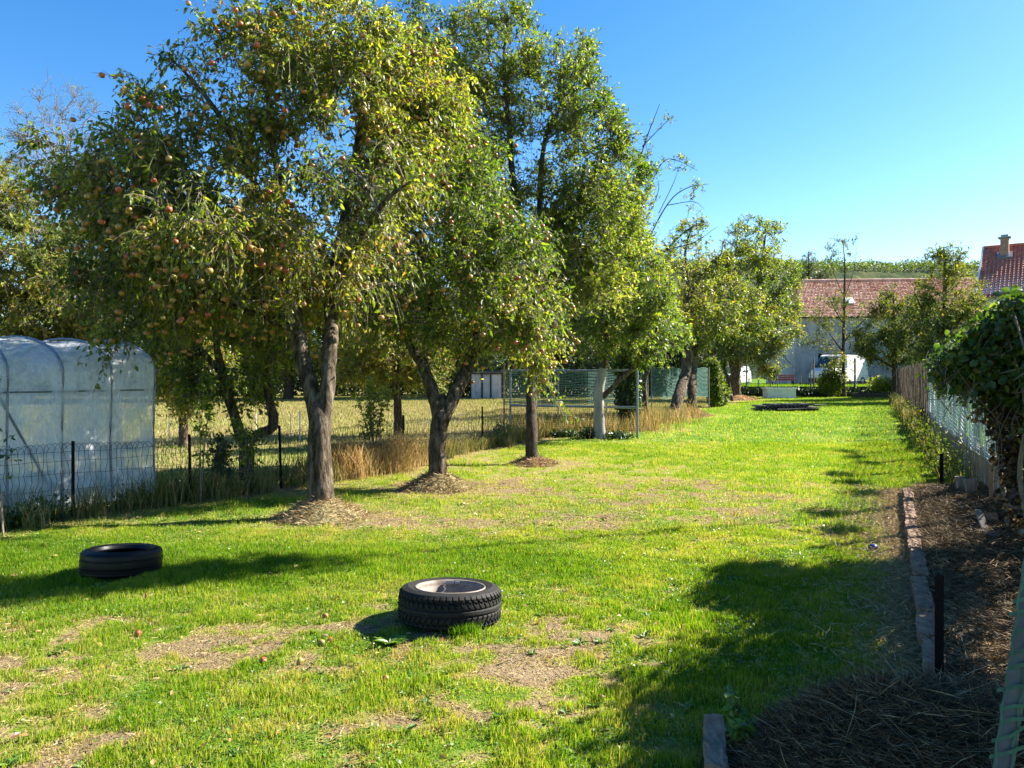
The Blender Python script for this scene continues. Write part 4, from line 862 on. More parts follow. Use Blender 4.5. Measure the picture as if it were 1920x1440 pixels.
for x_ in np.arange(X0 + .5, 33, .16): m.tube([(x_, TY + .1, .8), (x_, TY + .1, 1.5)], .006, 3, cap=False)
m.build('wire_mesh', M['wire'], fr, local=True)

# white trough
p = W(1461, 0, 50); r = empty('stone_trough', (p[0], 50, 0), label='whitewashed stone trough at the end of the lawn', cat='trough')
m = MB(); m.box((0, 0, .3), (1.9, .9, .6), taper=1.0); m.build('body', M['enamel'], r)
m = MB(); m.box((0, -.46, .65), (2.1, .14, .1)); m.box((0, .46, .65), (2.1, .14, .1)); m.box((-.98, 0, .65), (.14, .78, .1)); m.box((.98, 0, .65), (.14, .78, .1)); m.box((0, 0, .61), (1.82, .78, .02)); m.build('rim', M['white_paint'], r)
m = MB(); p = W(1635, 0, 51.2); 
for i in range(9): m.box((p[0] - 1.2 + i * .3, 51.2, .16), (.28, .5, .3 + .05 * random.random()))
tag(m.build('low_block_wall', M['wood_dark']), 'short low dark block wall at the right end of the lawn', 'wall')

# stack of corrugated sheets and boards, lying on the lawn far away
SY = 32.6; c = G(1473, 769)
def sheet(name, label, x, y, z, L_, W_, rz, tilt, mat, corr=True):
    nx, ny = (60, 3) if corr else (8, 2)
    V = []; 
    for j in range(ny):
        for i in range(nx):
            a = (i / (nx - 1) - .5) * L_; b = (j / (ny - 1) - .5) * W_; zz = (.03 * math.sin(a * 2 * math.pi / .17) if corr else .01 * math.sin(a * 3)) + tilt * a
            V.append((x + a * math.cos(rz) - b * math.sin(rz), y + a * math.sin(rz) + b * math.cos(rz), z + zz))
    V = np.array(V); V2 = V - [0, 0, .022]; ix = np.arange(nx * ny).reshape(ny, nx); Q1 = np.stack([ix[:-1, :-1], ix[:-1, 1:], ix[1:, 1:], ix[1:, :-1]], -1).reshape(-1, 4)
    bd = np.concatenate([ix[0], ix[1:, -1], ix[-1, -2::-1], ix[-2:0:-1, 0]]); nb = np.roll(bd, -1); N_ = nx * ny
    Qs = np.stack([bd, bd + N_, nb + N_, nb], -1)
    o = mesh_np(name, np.vstack([V, V2]), [Q1, Q1[:, ::-1] + N_, Qs], M[mat]); tag(o, label, 'roofing sheet' if corr else 'board', 'stack of sheets and boards on the far lawn'); return o
for i, (dx, dz, L_, rz, ti, lab) in enumerate([(-.15, .07, 2.6, .02, 0, 'lowest corrugated sheet of the stack on the far lawn'), (-.05, .14, 2.5, -.03, .0, 'second corrugated sheet from the bottom of the stack'),
        (-.35, .21, 2.1, .04, .0, 'third corrugated sheet from the bottom, sticking out left'), (.0, .28, 1.9, -.02, .015, 'topmost corrugated sheet of the stack')]):
    sheet('corrugated_sheet', lab, c[0] + dx, SY, dz, L_, 1.1, rz, ti, 'asbestos')
sheet('wooden_board', 'pale weathered board lying along the front of the sheet stack', c[0] + .25, SY - .62, .12, 1.9, .16, .06, .02, 'wood_grey', False)
sheet('wooden_board', 'grey board jutting out at the right end of the sheet stack', c[0] + 1.0, SY - .3, .27, 1.2, .16, .3, 0, 'wood_grey', False)

# ------------------------------------------------------------------ polytunnel beyond the left fence
ax = np.array([-.45, -.89]) / np.linalg.norm([.45, .89]); ac = np.array([-ax[1], ax[0]]) * -1     # along (toward camera-left), across (away)
ac = np.array([-.89, .45]) / np.linalg.norm([.89, .45])
T0 = np.array([-4.62, 9.65])
prof = []
for t in np.linspace(0, 1, 9): prof.append((0.0 + .03 * math.sin(t * 3), t * 1.5))
for t in np.linspace(0, 1, 19)[1:]:
    a = t * math.pi; prof.append((1.0 - 1.0 * math.cos(a), 1.5 + .50 * math.sin(a) ** .85))
for t in np.linspace(1, 0, 9)[1:]: prof.append((2.0, t * 1.5))
prof = np.array(prof)
def tp(s, w_, z): return np.array([T0[0] + ax[0] * s + ac[0] * w_, T0[1] + ax[1] * s + ac[1] * w_, z])
TL = 4.2
tr = empty('plastic_tunnel', (T0[0], T0[1], 0), label='small polytunnel greenhouse in clear wrinkled plastic film', cat='greenhouse')
ns = 110; pp = np.stack([np.interp(np.linspace(0, 1, 90), np.linspace(0, 1, len(prof)), prof[:, i]) for i in (0, 1)], -1)
S, I = np.meshgrid(np.linspace(0, TL, ns), np.arange(90), indexing='ij'); w_ = pp[I, 0]; z_ = pp[I, 1]
dn = .09 * (fbm(S * 2.2 + z_ * 1.2, z_ * 1.0 + w_ * 2, 3, 14) - .5) + .06 * (fbm(S * 7 - z_ * 2, z_ * 2.2 + w_ * 4, 3, 15) - .5)
sag = -.05 * np.abs(np.sin(S / .62 * np.pi)) * (z_ > 1.45); dn = dn - .03 * np.abs(np.sin(S / .62 * np.pi)) * (z_ <= 1.45)
w2_ = w_ + np.where(w_ < 1, -dn, dn) * (z_ < 1.8); z2_ = z_ + sag + dn * (z_ > 1.5)
V = np.stack([T0[0] + ax[0] * S + ac[0] * w2_, T0[1] + ax[1] * S + ac[1] * w2_, np.maximum(z2_, 0.01)], -1).reshape(-1, 3)
ix = np.arange(ns * 90).reshape(ns, 90); Q = np.stack([ix[:-1, :-1], ix[1:, :-1], ix[1:, 1:], ix[:-1, 1:]], -1).reshape(-1, 4)
mesh_np('plastic_film', V, [Q], M['film'], tr, smooth=True)
for s_, nm in ((.0, 'end_film'), (TL, 'end_film')):
    V = []; 
    for i in range(len(prof) // 2 + 1):
        a = prof[i]; 
        for j in range(11): t = j / 10; wv = a[0] * (1 - t) + (2 - a[0]) * t; V.append(tp(s_ + .03 * math.sin(wv * 9 + a[1] * 3), wv, a[1]))
    ix = np.arange(len(V)).reshape(-1, 11); Q = np.stack([ix[:-1, :-1], ix[:-1, 1:], ix[1:, 1:], ix[1:, :-1]], -1).reshape(-1, 4); mesh_np(nm, V, [Q], M['film'], tr, smooth=True)
for s_ in (0.0, .6, 1.2, 1.8, 2.4, 3.0, 3.6, 4.2):
    m = MB(); m.tube([tp(s_, a + (-.012 if a < 1 else .012), z + .012 * (z > 1.5)) for a, z in prof], .016, 6); m.build('rib', M['galv'], tr, local=True)
for (w_, z_) in ((.03, 1.36), (1.0, 1.97), (1.97, 1.36)): MB().tube([tp(0, w_, z_), tp(TL, w_, z_)], .012, 6).build('purlin', M['galv'], tr, local=True)
MB().tube([tp(1.9, .06, 1.4), tp(1.2, .06, .05)], .014, 6).build('brace', M['galv'], tr, local=True)

# ------------------------------------------------------------------ woven wire fence on the left
fpts = [(-9.0, 2.8), (-4.78, 8.13), (-3.95, 9.18), (-3.15, 10.2), (-.63, 15.8), (-.02, 17.9)]
def along(pts):
    P = np.array(pts, float); d = np.concatenate([[0], np.cumsum(np.linalg.norm(np.diff(P, axis=0), axis=1))]); return P, d
FP, FD = along(fpts); FL_ = FD[-1]
def fpos(s): return np.array([np.interp(s, FD, FP[:, 0]), np.interp(s, FD, FP[:, 1])])
fr = empty('wire_fence', (FP[1][0], FP[1][1], 0), label='old woven wire fence with looped top on thin iron posts along the meadow', cat='fence')
m = MB(); sp = .058; ss = np.arange(3.2, FL_, sp); N_ = len(ss)
top = .80 + .035 * np.sin(ss * 1.3) - .05 * (np.abs(((ss - 6.8) % 2.6) - 1.3) < .5) - .04 * fbm(ss * 1.5, ss * 0, 3, 2); top = top - .10 * np.clip((6.4 - ss) / 2, 0, 1)
Pt = np.empty((N_, 14, 3)); zz = np.linspace(0, 1, 10)
for i, s_ in enumerate(ss):
    a = fpos(s_); b = fpos(min(s_ + 2 * sp, FL_)); wob = rng.normal(0, .012, 2); ph = rng.uniform(0, 6)
    for j, t in enumerate(zz): Pt[i, j] = (*(a + wob * math.sin(t * 7 + ph) + .006 * math.sin(t * 25)), t * (top[i] - .07))
    for j in range(4): q = (j + 1) / 4 * math.pi / 1.0; Pt[i, 10 + j] = (*(a + (b - a) * (1 - math.cos(q)) / 2), top[i] - .07 + .07 * math.sin(q))
V, Qd = tubes(Pt, np.full((N_, 14), .0027), 4); m.add(V, Qd)
for h in (.12, .3, .48, .62, .72):
    st_ = np.arange(3.2, FL_, .12); P = np.array([[*fpos(s_), max(.03, h - .1 * np.clip((6.4 - s_) / 2, 0, 1) * h + .02 * math.sin(s_ * 1.3 + h) + rng.normal(0, .004))] for s_ in st_]); m.tube(P, .002, 4, cap=False)
m.build('wire_mesh', M['wire'], fr, local=True)
for (x_, y_, h, tl) in ((-4.78, 8.13, .83, .0), (-3.95, 9.18, .82, -.02), (-3.15, 10.2, .86, -.03), (-1.9, 13.0, .85, .01), (-.63, 15.8, .88, .0), (-7.4, 4.8, .8, 0)):
    m = MB(); m.box((x_ + tl / 2, y_, h / 2), (.035, .006, h), ry=tl); m.box((x_ - .0145 + tl / 2, y_ + .018, h / 2), (.006, .03, h), ry=tl); m.build('post', M['rust'], fr, local=True)

# rigid mesh panel in a tube frame
pa = G(1195, 823); pb = W(957, 815, 19.3); pb[2] = 0; ppn = empty('mesh_panel', (pa[0], pa[1], 0), label='tall rigid wire mesh panel in a grey tube frame before the whitewashed trunk', cat='fence panel')
H_ = 1.66; m = MB(); d_ = pb - pa
for t in (0, 1): m.tube([pa + d_ * t, pa + d_ * t + [0, 0, H_]], .028, 8)
m.tube([pa + [0, 0, H_], pb + [0, 0, H_]], .025, 8); m.tube([pa + [0, 0, .76], pb + [0, 0, .76]], .03, 8); m.build('frame', M['galv'], ppn, local=True)
m = MB(); L_ = np.linalg.norm(d_)
for t in np.arange(0, 1, .05 / L_): m.tube([pa + d_ * t + [0, 0, .05], pa + d_ * t + [0, 0, H_]], .0028, 3, cap=False)
for z_ in np.arange(.05, H_, .05): m.tube([pa + [0, 0, z_], pb + [0, 0, z_]], .0028, 3, cap=False)
m.build('wire_mesh', M['wire'], ppn, local=True)

# green windbreak net behind it
def netscreen(pts, z0, z1, label, mat, dx=.12, dz=.055, hw=.012, vw=.004):
    P, D_ = along(pts); r = empty('net_screen', (P[0][0], P[0][1], 0), label=label, cat='net', group='green netting screens along the left fence')
    m = MB(); ss = np.arange(0, D_[-1], .25)
    for z_ in np.arange(z0, z1, dz):
        Q_ = np.array([[np.interp(s_, D_, P[:, 0]), np.interp(s_, D_, P[:, 1]), z_ + .035 * math.sin(s_ * 1.7 + z_ * 3) + .02 * math.sin(s_ * 4.1)] for s_ in ss]); V = np.concatenate([Q_, Q_ + [0, 0, hw * 1.6]]); n_ = len(Q_); m.add(V, [[i, i + 1, n_ + i + 1, n_ + i] for i in range(n_ - 1)])
    for s_ in np.arange(0, D_[-1], dx): x_, y_ = np.interp(s_, D_, P[:, 0]), np.interp(s_, D_, P[:, 1]); m.tube([(x_, y_ + .004, z0), (x_, y_ + .004, z1)], vw, 3, cap=False)
    m.build('net', M[mat], r, local=True)
    for s_ in np.arange(0, D_[-1] + .01, D_[-1] / 3): x_, y_ = np.interp(s_, D_, P[:, 0]), np.interp(s_, D_, P[:, 1]); MB().tube([(x_, y_ + .05, 0), (x_, y_ + .05, z1 + .05)], .03, 6).build('post', M['wood_grey'], r, local=True)
netscreen([W(945, 0, 24)[:2], W(1100, 0, 25)[:2], W(1215, 0, 26.5)[:2]], .55, 1.75, 'green netting screen seen through the rigid mesh panel', 'netgreen')
netscreen([W(1222, 0, 29.5)[:2], W(1330, 0, 34)[:2]], .6, 1.85, 'rippled green netting screen beside the leaning trunk', 'netgreen')

# grey shed in the meadow
p = W(912, 0, 48); r = empty('garden_shed', (p[0], 48, 0), label='pale grey plank shed with dark framed doors beyond the meadow', cat='shed')
m = MB(); m.box((0, 1.0, .85), (2.0, 2.0, 1.7)); m.build('wall', M['render_pale'], r)
for s in (-.55, 0, .55):
    m = MB(); m.box((s, -.03, .85), (.42, .05, 1.45)); m.build('door_panel', M['render_grey'], r)
m = MB(); [m.box((s, -.05, .85), (.07, .1, 1.6)) for s in (-1, -.28, .28, 1)]; m.box((0, -.06, 1.64), (2.1, .12, .09)); m.build('frame', M['black'], r)
m = MB(); m.box((0, 1, 1.76), (2.3, 2.4, .1), rx=.05); m.build('roof', M['asbestos'], r)
# tall rusty stake near the shed
p = G(945, 815); MBs = MB().tube([(p[0], p[1], 0), (p[0] + .02, p[1], 1.85)], .018, 6); tag(MBs.build('iron_stake', M['terracotta']), 'tall thin rusty stake left of the mesh panel', 'stake')
for i, (u, vt, vb, lab) in enumerate(((562, 770, 826, 'thickest white plastic fence stake in the meadow, left of the nearest trunk'), (545, 775, 820, 'thin white stake just left of the thickest one'), (480, 775, 815, 'thin white meadow stake between the orchard tree limbs'),
                                 (344, 782, 830, 'thin pale meadow stake right of the tunnel'), (317, 782, 830, 'thin pale meadow stake nearest the tunnel'))):
    g = G(u, vb); t_ = W(u, vt, g[1]); m = MB(); m.tube([g, (t_[0], t_[1], t_[2])], .018 if i == 0 else .010, 5); m.tube([(t_[0], t_[1] - .03, t_[2] - .1), (t_[0], t_[1] + .03, t_[2] - .1)], .008, 4)
    tag(m.build('fence_stake', M['fence_white']), lab, 'stake', 'white stakes in the meadow')
# ------------------------------------------------------------------ tyres
def tyre(name, label, c, R, Wd, mat, rim, tilt=(0, 0), groove=True):
    r = empty(name, (c[0], c[1], 0), label=label, cat='tyre'); r.rotation_euler = (tilt[0], tilt[1], 0)
    h = Wd; pr = [(R * .66, .03), (R * .70, .012), (R * .82, .0), (R * .93, .012), (R * .985, .03)]
    rows = np.linspace(.036, h - .036, 26); pr += [(R - .004 * abs((z - h / 2) / (h / 2)) ** 2 * 3, z) for z in rows]
    pr += [(R * .985, h - .03), (R * .93, h - .012), (R * .82, h), (R * .70, h - .010), (R * .665, h - .03), (R * .66, h - .035), (R * .68, h - .05), (R * .86, h - .06), (R * .93, h / 2), (R * .86, .06), (R * .66, .05), (R * .66, .03)]
    pr = np.array(pr); nt_ = 420
    def f(V, th):
        if not groove: 
            z = V[:, :, 2]; g = ((np.abs(z - h * .35) < .006) | (np.abs(z - h * .65) < .006)) & (np.hypot(V[:, :, 0], V[:, :, 1]) > R * .97); k = np.where(g, 1 - .03, 1.0); V[:, :, :2] *= k[..., None]; return V
        z = V[:, :, 2]; rad_ = np.hypot(V[:, :, 0], V[:, :, 1]); tread = rad_ > R * .975
        q = (z - h / 2) / (h / 2); ph = th[None] * 52 / (2 * np.pi) * 1.0 + np.abs(q) ** .8 * 1.5 * np.sign(.2 + q * 0) + np.where(q > 0, 0, .5)
        fr_ = ph - np.floor(ph); g = (fr_ < .22) & (np.abs(q) > .16); g |= (np.abs(np.abs(q) - .17) < .05); zig = np.abs(np.abs(q) - .55 - .06 * np.sin(th[None] * 52)) < .035; g |= zig
        V[:, :, :2] *= np.where(g & tread, 1 - .009 / R, 1.0)[..., None]; return V
    V, Q_ = lathe(pr, nt_, f); MB().add(V, Q_).build('tyre_body', M[mat], r, smooth=False)
    if rim:
        V, Q_ = lathe([(R * .665, h - .030), (R * .685, h - .012), (R * .67, h - .006), (R * .65, h - .012), (R * .635, h - .03), (R * .625, h - .05), (R * .60, h - .06), (R * .595, h * .35), (R * .55, h * .22), (R * .3, h * .2), (R * .28, h * .28), (.01, h * .3)], 96)
        MB().add(V, Q_).build('rim', M['rim'], r, smooth=True)
        m = MB(); m.box((-.02, R * .60, h - .02), (.05, .012, .018)); m.box((.03, R * .60, h - .022), (.03, .012, .014)); m.build('balance_weight', M['galv'], r)
    return r
tyre('car_tyre', 'black car tyre with pale dirty wheel rim lying on the sunlit lawn', TY1, .325, .225, 'rubber', True, tilt=(math.radians(-5), math.radians(1)))
tyre('car_tyre', 'plain black tyre without rim lying in the shaded grass on the left', TY2, .292, .20, 'rubber_shiny', False, groove=False, tilt=(math.radians(-4.5), math.radians(1)))

# ------------------------------------------------------------------ bed, edging, posts
bx = []
ys = np.linspace(2.0, 9.6, 90); nx = 18
V = []
for y_ in ys:
    x0 = edge(y_) + .02; x1 = fR(y_) + .4
    for i in range(nx):
        t = i / (nx - 1); x_ = x0 + (x1 - x0) * t; V.append((x_, y_, .035 + .09 * math.sin(t * math.pi / 2) + .07 * (float(fbm(x_ * 5, y_ * 5, 4, 61)) - .5)))
ix = np.arange(len(V)).reshape(len(ys), nx); Q = np.stack([ix[:-1, :-1], ix[:-1, 1:], ix[1:, 1:], ix[1:, :-1]], -1).reshape(-1, 4)
tag(mesh_np('garden_bed', V, [Q], M['soil'], smooth=True), kind='structure')
ordn = ['farthest', 'second from the far end', 'third from the far end', 'fourth from the far end', 'fifth from the far end', 'sixth from the far end', 'seventh from the far end', 'seventh from the near end', 'sixth from the near end', 'fifth from the near end', 'fourth from the near end', 'third from the near end', 'second from the near end', 'nearest']
ev = np.array([2.85, 5.66]); ev /= np.linalg.norm(ev); e0 = np.array([5.08, 9.62]); ang = math.atan2(ev[1], ev[0])
for i in range(14):
    s_ = .25 + i * .47; p = e0 - ev * s_ + rng.normal(0, .012, 2); m = MB()
    # chipped block: subdivided box with noisy surface
    n1, n2_, n3_ = 12, 5, 3; o = None
    Lx, Ly, Lz = .45 + random.uniform(-.012, .012), .10, .10
    pts = []; 
    bm_ = MB(); 
    import itertools
    g = {}
    def vid(a, b, c_):
        k = (a, b, c_)
        if k not in g:
            q = np.array([a / n1 - .5, b / n2_ - .5, c_ / n3_ - .5]) * [Lx, Ly, Lz]; edgef = (a in (0, n1)) + (b in (0, n2_)) + (c_ in (0, n3_))
            q = q * (1 - .03 * (edgef >= 2)) + rng.normal(0, .0035, 3); g[k] = len(pts); pts.append(q)
        return g[k]
    Qs = []
    for a in range(n1):
        for b in range(n2_): Qs += [[vid(a, b, n3_), vid(a + 1, b, n3_), vid(a + 1, b + 1, n3_), vid(a, b + 1, n3_)]]
        for c_ in range(n3_): Qs += [[vid(a, 0, c_), vid(a + 1, 0, c_), vid(a + 1, 0, c_ + 1), vid(a, 0, c_ + 1)], [vid(a + 1, n2_, c_), vid(a, n2_, c_), vid(a, n2_, c_ + 1), vid(a + 1, n2_, c_ + 1)]]
    for b in range(n2_):
        for c_ in range(n3_): Qs += [[vid(0, b + 1, c_), vid(0, b, c_), vid(0, b, c_ + 1), vid(0, b + 1, c_ + 1)], [vid(n1, b, c_), vid(n1, b + 1, c_), vid(n1, b + 1, c_ + 1), vid(n1, b, c_ + 1)]]
    P_ = np.array(pts); a_ = ang + random.uniform(-.03, .03); P_ = np.stack([P_[:, 0] * math.cos(a_) - P_[:, 1] * math.sin(a_), P_[:, 0] * math.sin(a_) + P_[:, 1] * math.cos(a_), P_[:, 2]], -1)
    m.add(P_ + [p[0], p[1], .06 + random.uniform(-.012, .008)], Qs); tag(m.build('edging_block', M['block'], smooth=False), 'weathered stone edging block of the bed, ' + ordn[i] + ' in the row', 'edging block', 'row of edging blocks along the bed')
    if i == 0: BLKQ, BLKP = Qs, np.array(pts)
P_ = BLKP * [1.0, .85, 1.0]; a_ = math.radians(76); P_ = np.stack([P_[:, 0] * math.cos(a_) - P_[:, 1] * math.sin(a_), P_[:, 0] * math.sin(a_) + P_[:, 1] * math.cos(a_), P_[:, 2]], -1)
tag(MB().add(P_ + [.81, 2.98, .055], BLKQ).build('edging_block', M['block']), 'pale edging block alone beside the compost heap in the foreground', 'edging block')

def angle_post(x_, y_, h, w_, label, rz=.2):
    m = MB(); c_, s_ = math.cos(rz), math.sin(rz)
    m.box((x_, y_, h / 2), (w_, .006, h), rz=rz); m.box((x_ + w_ / 2 * c_ - .0, y_ + w_ / 2 * s_ + w_ / 2, h / 2), (.006, w_ * .9, h), rz=rz)
    for k_ in (.25, .55, .8): V, Q_ = lathe([(.001, -.003), (.004, -.003), (.004, .003), (.001, .003)], 8); m.add(rotx(V) + [x_ - .004, y_ - .006, h * k_], Q_)
    tag(m.build('iron_post', M['rust']), label, 'post', 'short dark iron posts in the bed')
angle_post(2.07, 3.62, .575, .044, 'dark drilled iron angle post in front of the edging, nearest the camera')
angle_post(5.62, 9.77, .52, .05, 'dark iron post at the far corner of the bed')

# compost heap
hc = np.array([1.5, 2.68]); nr, na = 30, 80; V = []
def heapz(x_, y_):
    q = np.hypot((x_ - hc[0]) / .80, (y_ - hc[1]) / .62); n_ = fbm(x_ * 3.2, y_ * 3.2, 4, 71); return np.clip(.40 * (1 - q ** 2.2) + .16 * (n_ - .5) * (1.1 - q), -.03, None) + .06 * (x_ - hc[0])
for a in range(nr + 1):
    for b in range(na):
        q = a / nr * 1.05; th = b / na * 2 * math.pi; x_ = hc[0] + .80 * q * math.cos(th); y_ = hc[1] + .62 * q * math.sin(th); V.append((x_, y_, float(heapz(x_, y_))))
ix = np.arange(len(V)).reshape(nr + 1, na); a = ix[:-1]; c = ix[1:]; Q = np.stack([a, c, np.roll(c, -1, 1), np.roll(a, -1, 1)], -1).reshape(-1, 4)
cr = empty('compost_heap', (hc[0], hc[1], 0), label='brown heap of dry grass and straw in the near right corner', cat='compost heap')
mesh_np('heap_body', V, [Q], M['heap'], cr, smooth=True)
n = 26000; th = rng.uniform(0, 2 * np.pi, n); q = np.sqrt(rng.random(n)); x = hc[0] + .80 * q * np.cos(th); y = hc[1] + .62 * q * np.sin(th)
fibres(x, y, heapz(x, y) + .004, rng.uniform(.02, .11, n), .0028, 'straw', M['dark_straw'], cr, tilt=.35, a=np.clip(rng.normal(.52, .27, n), 0, .95))
n = 240; x = hc[0] + rng.normal(-.05, .26, n); y = hc[1] + rng.normal(-.05, .2, n); fibres(x, y, heapz(x, y) + .01, rng.uniform(.08, .26, n), .003, 'dry_stems', M['dark_straw'], cr, tilt=.45, curl=.12, a=rng.uniform(.45, 1, n))['kind'] = 'stuff'
# straw and litter on the bed
n = 26000; y = rng.uniform(2.6, 9.6, n); t = rng.random(n); x = edge(y) + .0 + t * (fR(y) - edge(y) + .2)
o = fibres(x, y, .06 + .08 * np.sin(t * 1.57) + rng.uniform(0, .03, n), rng.uniform(.03, .16, n), .0038, 'dry_stalks', M['dark_straw'], tilt=.25, a=np.clip(rng.normal(.55, .3, n), 0, .95)); tag(o, 'dry stalks and clippings covering the bed soil', 'straw', kind='stuff')
n = 22000; y = rng.uniform(3.2, 10, n); x = edge(y) + np.where(rng.random(n) < .5, rng.uniform(.1, .42, n), -rng.exponential(.18, n) - .06)
o = fibres(x, y, np.where(x > edge(y), .07, .01) + rng.uniform(0, .02, n), rng.uniform(.03, .10, n), .004, 'dry_clippings', M['straw'], tilt=.3, a=rng.uniform(.3, 1, n)); tag(o, 'golden dry clippings beside the edging blocks', 'straw', kind='stuff')

# ------------------------------------------------------------------ right-hand fence
rf_ = empty('net_fence', (float(fR(7)), 7, 0), label='long fence on the right hung with pale netting over old boards', cat='fence')
fy = lambda y_: float(fR(y_))
m = MB()
for y_ in np.arange(6.2, 18.3, .05):
    x_ = fy(y_) + rng.normal(0, .006); P = np.array([[x_ + .015 * math.sin(z * 9 + y_ * 3), y_, z] for z in np.linspace(.55, 1.65, 6)]); m.tube(P, .0036, 3, cap=False)
for z in np.arange(.58, 1.68, .06):
    P = np.array([[fy(y_) - .003 + .012 * math.sin(y_ * 5), y_, z + .03 * math.sin(y_ * 1.1) + .012 * math.sin(y_ * 7 + z * 5)] for y_ in np.arange(6.2, 18.3, .15)]); m.tube(P, .0036, 3, cap=False)
m.build('net', M['netpale'], rf_, local=True)
m = MB()
for z in np.arange(.6, 1.6, .14):
    P = np.array([[fy(y_) + .05, y_, z + .04 * math.sin(y_ * 1.7)] for y_ in np.arange(5, 18.3, .3)]); m.tube(P, .005, 3, cap=False)
for y_ in np.arange(5, 15.5, .3): m.tube([(fy(y_) + .05, y_, .5), (fy(y_) + .05, y_, 1.65)], .006, 3, cap=False)
m.build('back_net', M['netdark'], rf_, local=True)
m = MB()
for y_ in np.arange(18.1, 44, .045):
    if rng.random() < .62: h = rng.uniform(1.6, 1.95); m.tube([(fy(y_) + rng.normal(0, .02), y_, .05), (fy(y_) + rng.normal(0, .02), y_ + rng.normal(0, .03), h)], .007, 4, cap=False)
m.build('reed_screen', M['reed'], rf_, local=True)
y_ = 3.4
while y_ < 30:
    wd_ = random.uniform(.10, .2) if y_ < 11 else random.uniform(.35, .6); h = random.uniform(.42, .75); m = MB(); m.box((fy(y_) + .09, y_, h / 2), (.025, wd_, h), rz=-.45 + random.uniform(-.03, .03), ry=random.uniform(-.05, .05)); m.build('board', M['wood_grey'], rf_, local=True); y_ += wd_ * .9 + random.uniform(0, .06)
for i, y_ in enumerate(np.arange(3.0, 44, 1.55)):
    MB().tube([(fy(y_) + .14, y_, 0), (fy(y_) + .14 + rng.normal(0, .02), y_, 1.9)], .05, 8).build('post', M['wood_grey'], rf_, local=True)

# stakes and broken boards leaning in the bed
def plank(label, a, b, w_, t_, mat='wood_grey', cat='plank', name='plank'):
    a = np.array(a, float); b = np.array(b, float); d = unit(b - a); s = unit(np.cross(d, [0, 0, 1.]) if abs(d[2]) < .95 else np.cross(d, [0, 1., 0])); n_ = np.cross(s, d); m = MB(); k = 7; V = []
    for i in range(k):
        p = a + (b - a) * i / (k - 1); j = rng.normal(0, .003, 4); V += [p + s * (w_ / 2 + j[0]) + n_ * t_ / 2, p - s * (w_ / 2 + j[1]) + n_ * t_ / 2, p - s * (w_ / 2 + j[1]) - n_ * t_ / 2, p + s * (w_ / 2 + j[0]) - n_ * t_ / 2]
    Q_ = [[i * 4 + e, i * 4 + (e + 1) % 4, i * 4 + 4 + (e + 1) % 4, i * 4 + 4 + e] for i in range(k - 1) for e in range(4)] + [[3, 2, 1, 0], [(k - 1) * 4 + e for e in range(4)]]
    m.add(V, Q_); return tag(m.build(name, M[mat]), label, cat, 'old planks and stakes leaning by the right fence')
def at(u, v, Y): return W(u, v, Y)
plank('mossy short stake standing in front of the netting, farthest of the broken ones', at(1802, 925, 9.2), at(1800, 893, 9.2), .1, .05, 'wood_grey')
plank('greenish broken board with pale top beside the bed', at(1868, 1012, 7.1), at(1853, 962, 7.2), .13, .05, 'block')
plank('thin grey stake leaning right next to the greenish board', at(1862, 1040, 6.6), at(1834, 957, 7.0), .05, .03)
plank('long slanting plank at the right edge in the dark bed', at(1880, 1062, 6.2), at(1858, 1000, 6.6), .06, .03)
plank('upright grey board against the fence base', at(1822, 935, 8.9), at(1818, 898, 8.9), .12, .04)
plank('thin pale upright lath rising through the netting', at(1858, 965, 8.3), at(1858, 870, 8.3), .035, .02, 'block')
m = MB(); m.tube(smooth_poly([at(1905, 1047, 5.8), at(1920, 1046, 5.8), at(1935, 1040, 5.8), at(1955, 1050, 5.8)], [.008] * 4, .03)[0], .006, 6); tag(m.build('hose_end', M['netpale']), 'short pale bent hose end at the right edge of the bed', 'hose')
m = MB(); m.tube(smooth_poly([at(1728, 934, 9.0) , at(1745, 950, 8.9), at(1780, 952, 8.8), at(1815, 960, 8.6)], [.006] * 4, .05)[0] * [1, 1, 1], .006, 5); m.tube([at(1742, 948, 8.9), at(1744, 936, 8.9)], .004, 4); tag(m.build('fallen_twig', M['wood_grey']), 'pale dry twig lying across the far end of the bed', 'twig')

# near right: slanting metal tube with green net
r = empty('gate_panel', (1.32, 2.0, 0), label='slanting grey metal tube with loose green netting at the right picture edge', cat='fence panel')
A_, B_ = W(1872, 1500, 2.0), W(1935, 1080, 2.02); d_ = (B_ - A_); A2 = A_ - d_ * (A_[2] / d_[2])
MB().tube([A2, A_, B_, B_ + d_ * .8], .024, 12).build('tube', M['tube_dark'], r, smooth=True, local=True)
m = MB()
for k_ in range(22):
    t = -.1 + k_ * .078 + rng.normal(0, .012); c_ = A_ + d_ * t; j = rng.normal(0, .014, 3); P = [c_ + [-.055 + j[0], -.02, -.018], c_ + [-.02, -.035, .0], c_ + [.03, -.03, .014 + j[1]], c_ + [.12, .0, .02]]; P = np.array(P); V = np.concatenate([P, P + [0, 0, .011]]); m.add(V, [[i, i + 1, 5 + i, 4 + i] for i in range(3)])
for off in (-.05, -.005):
    P = np.array([A_ + d_ * t + [off + .004 * math.sin(t * 40), -.03, 0] for t in np.linspace(-.2, 1.6, 60)]); V = np.concatenate([P, P + [.006, 0, 0]]); n_ = len(P); m.add(V, [[i, i + 1, n_ + i + 1, n_ + i] for i in range(n_ - 1)])
m.build('net', M['netdull'], r, local=True)

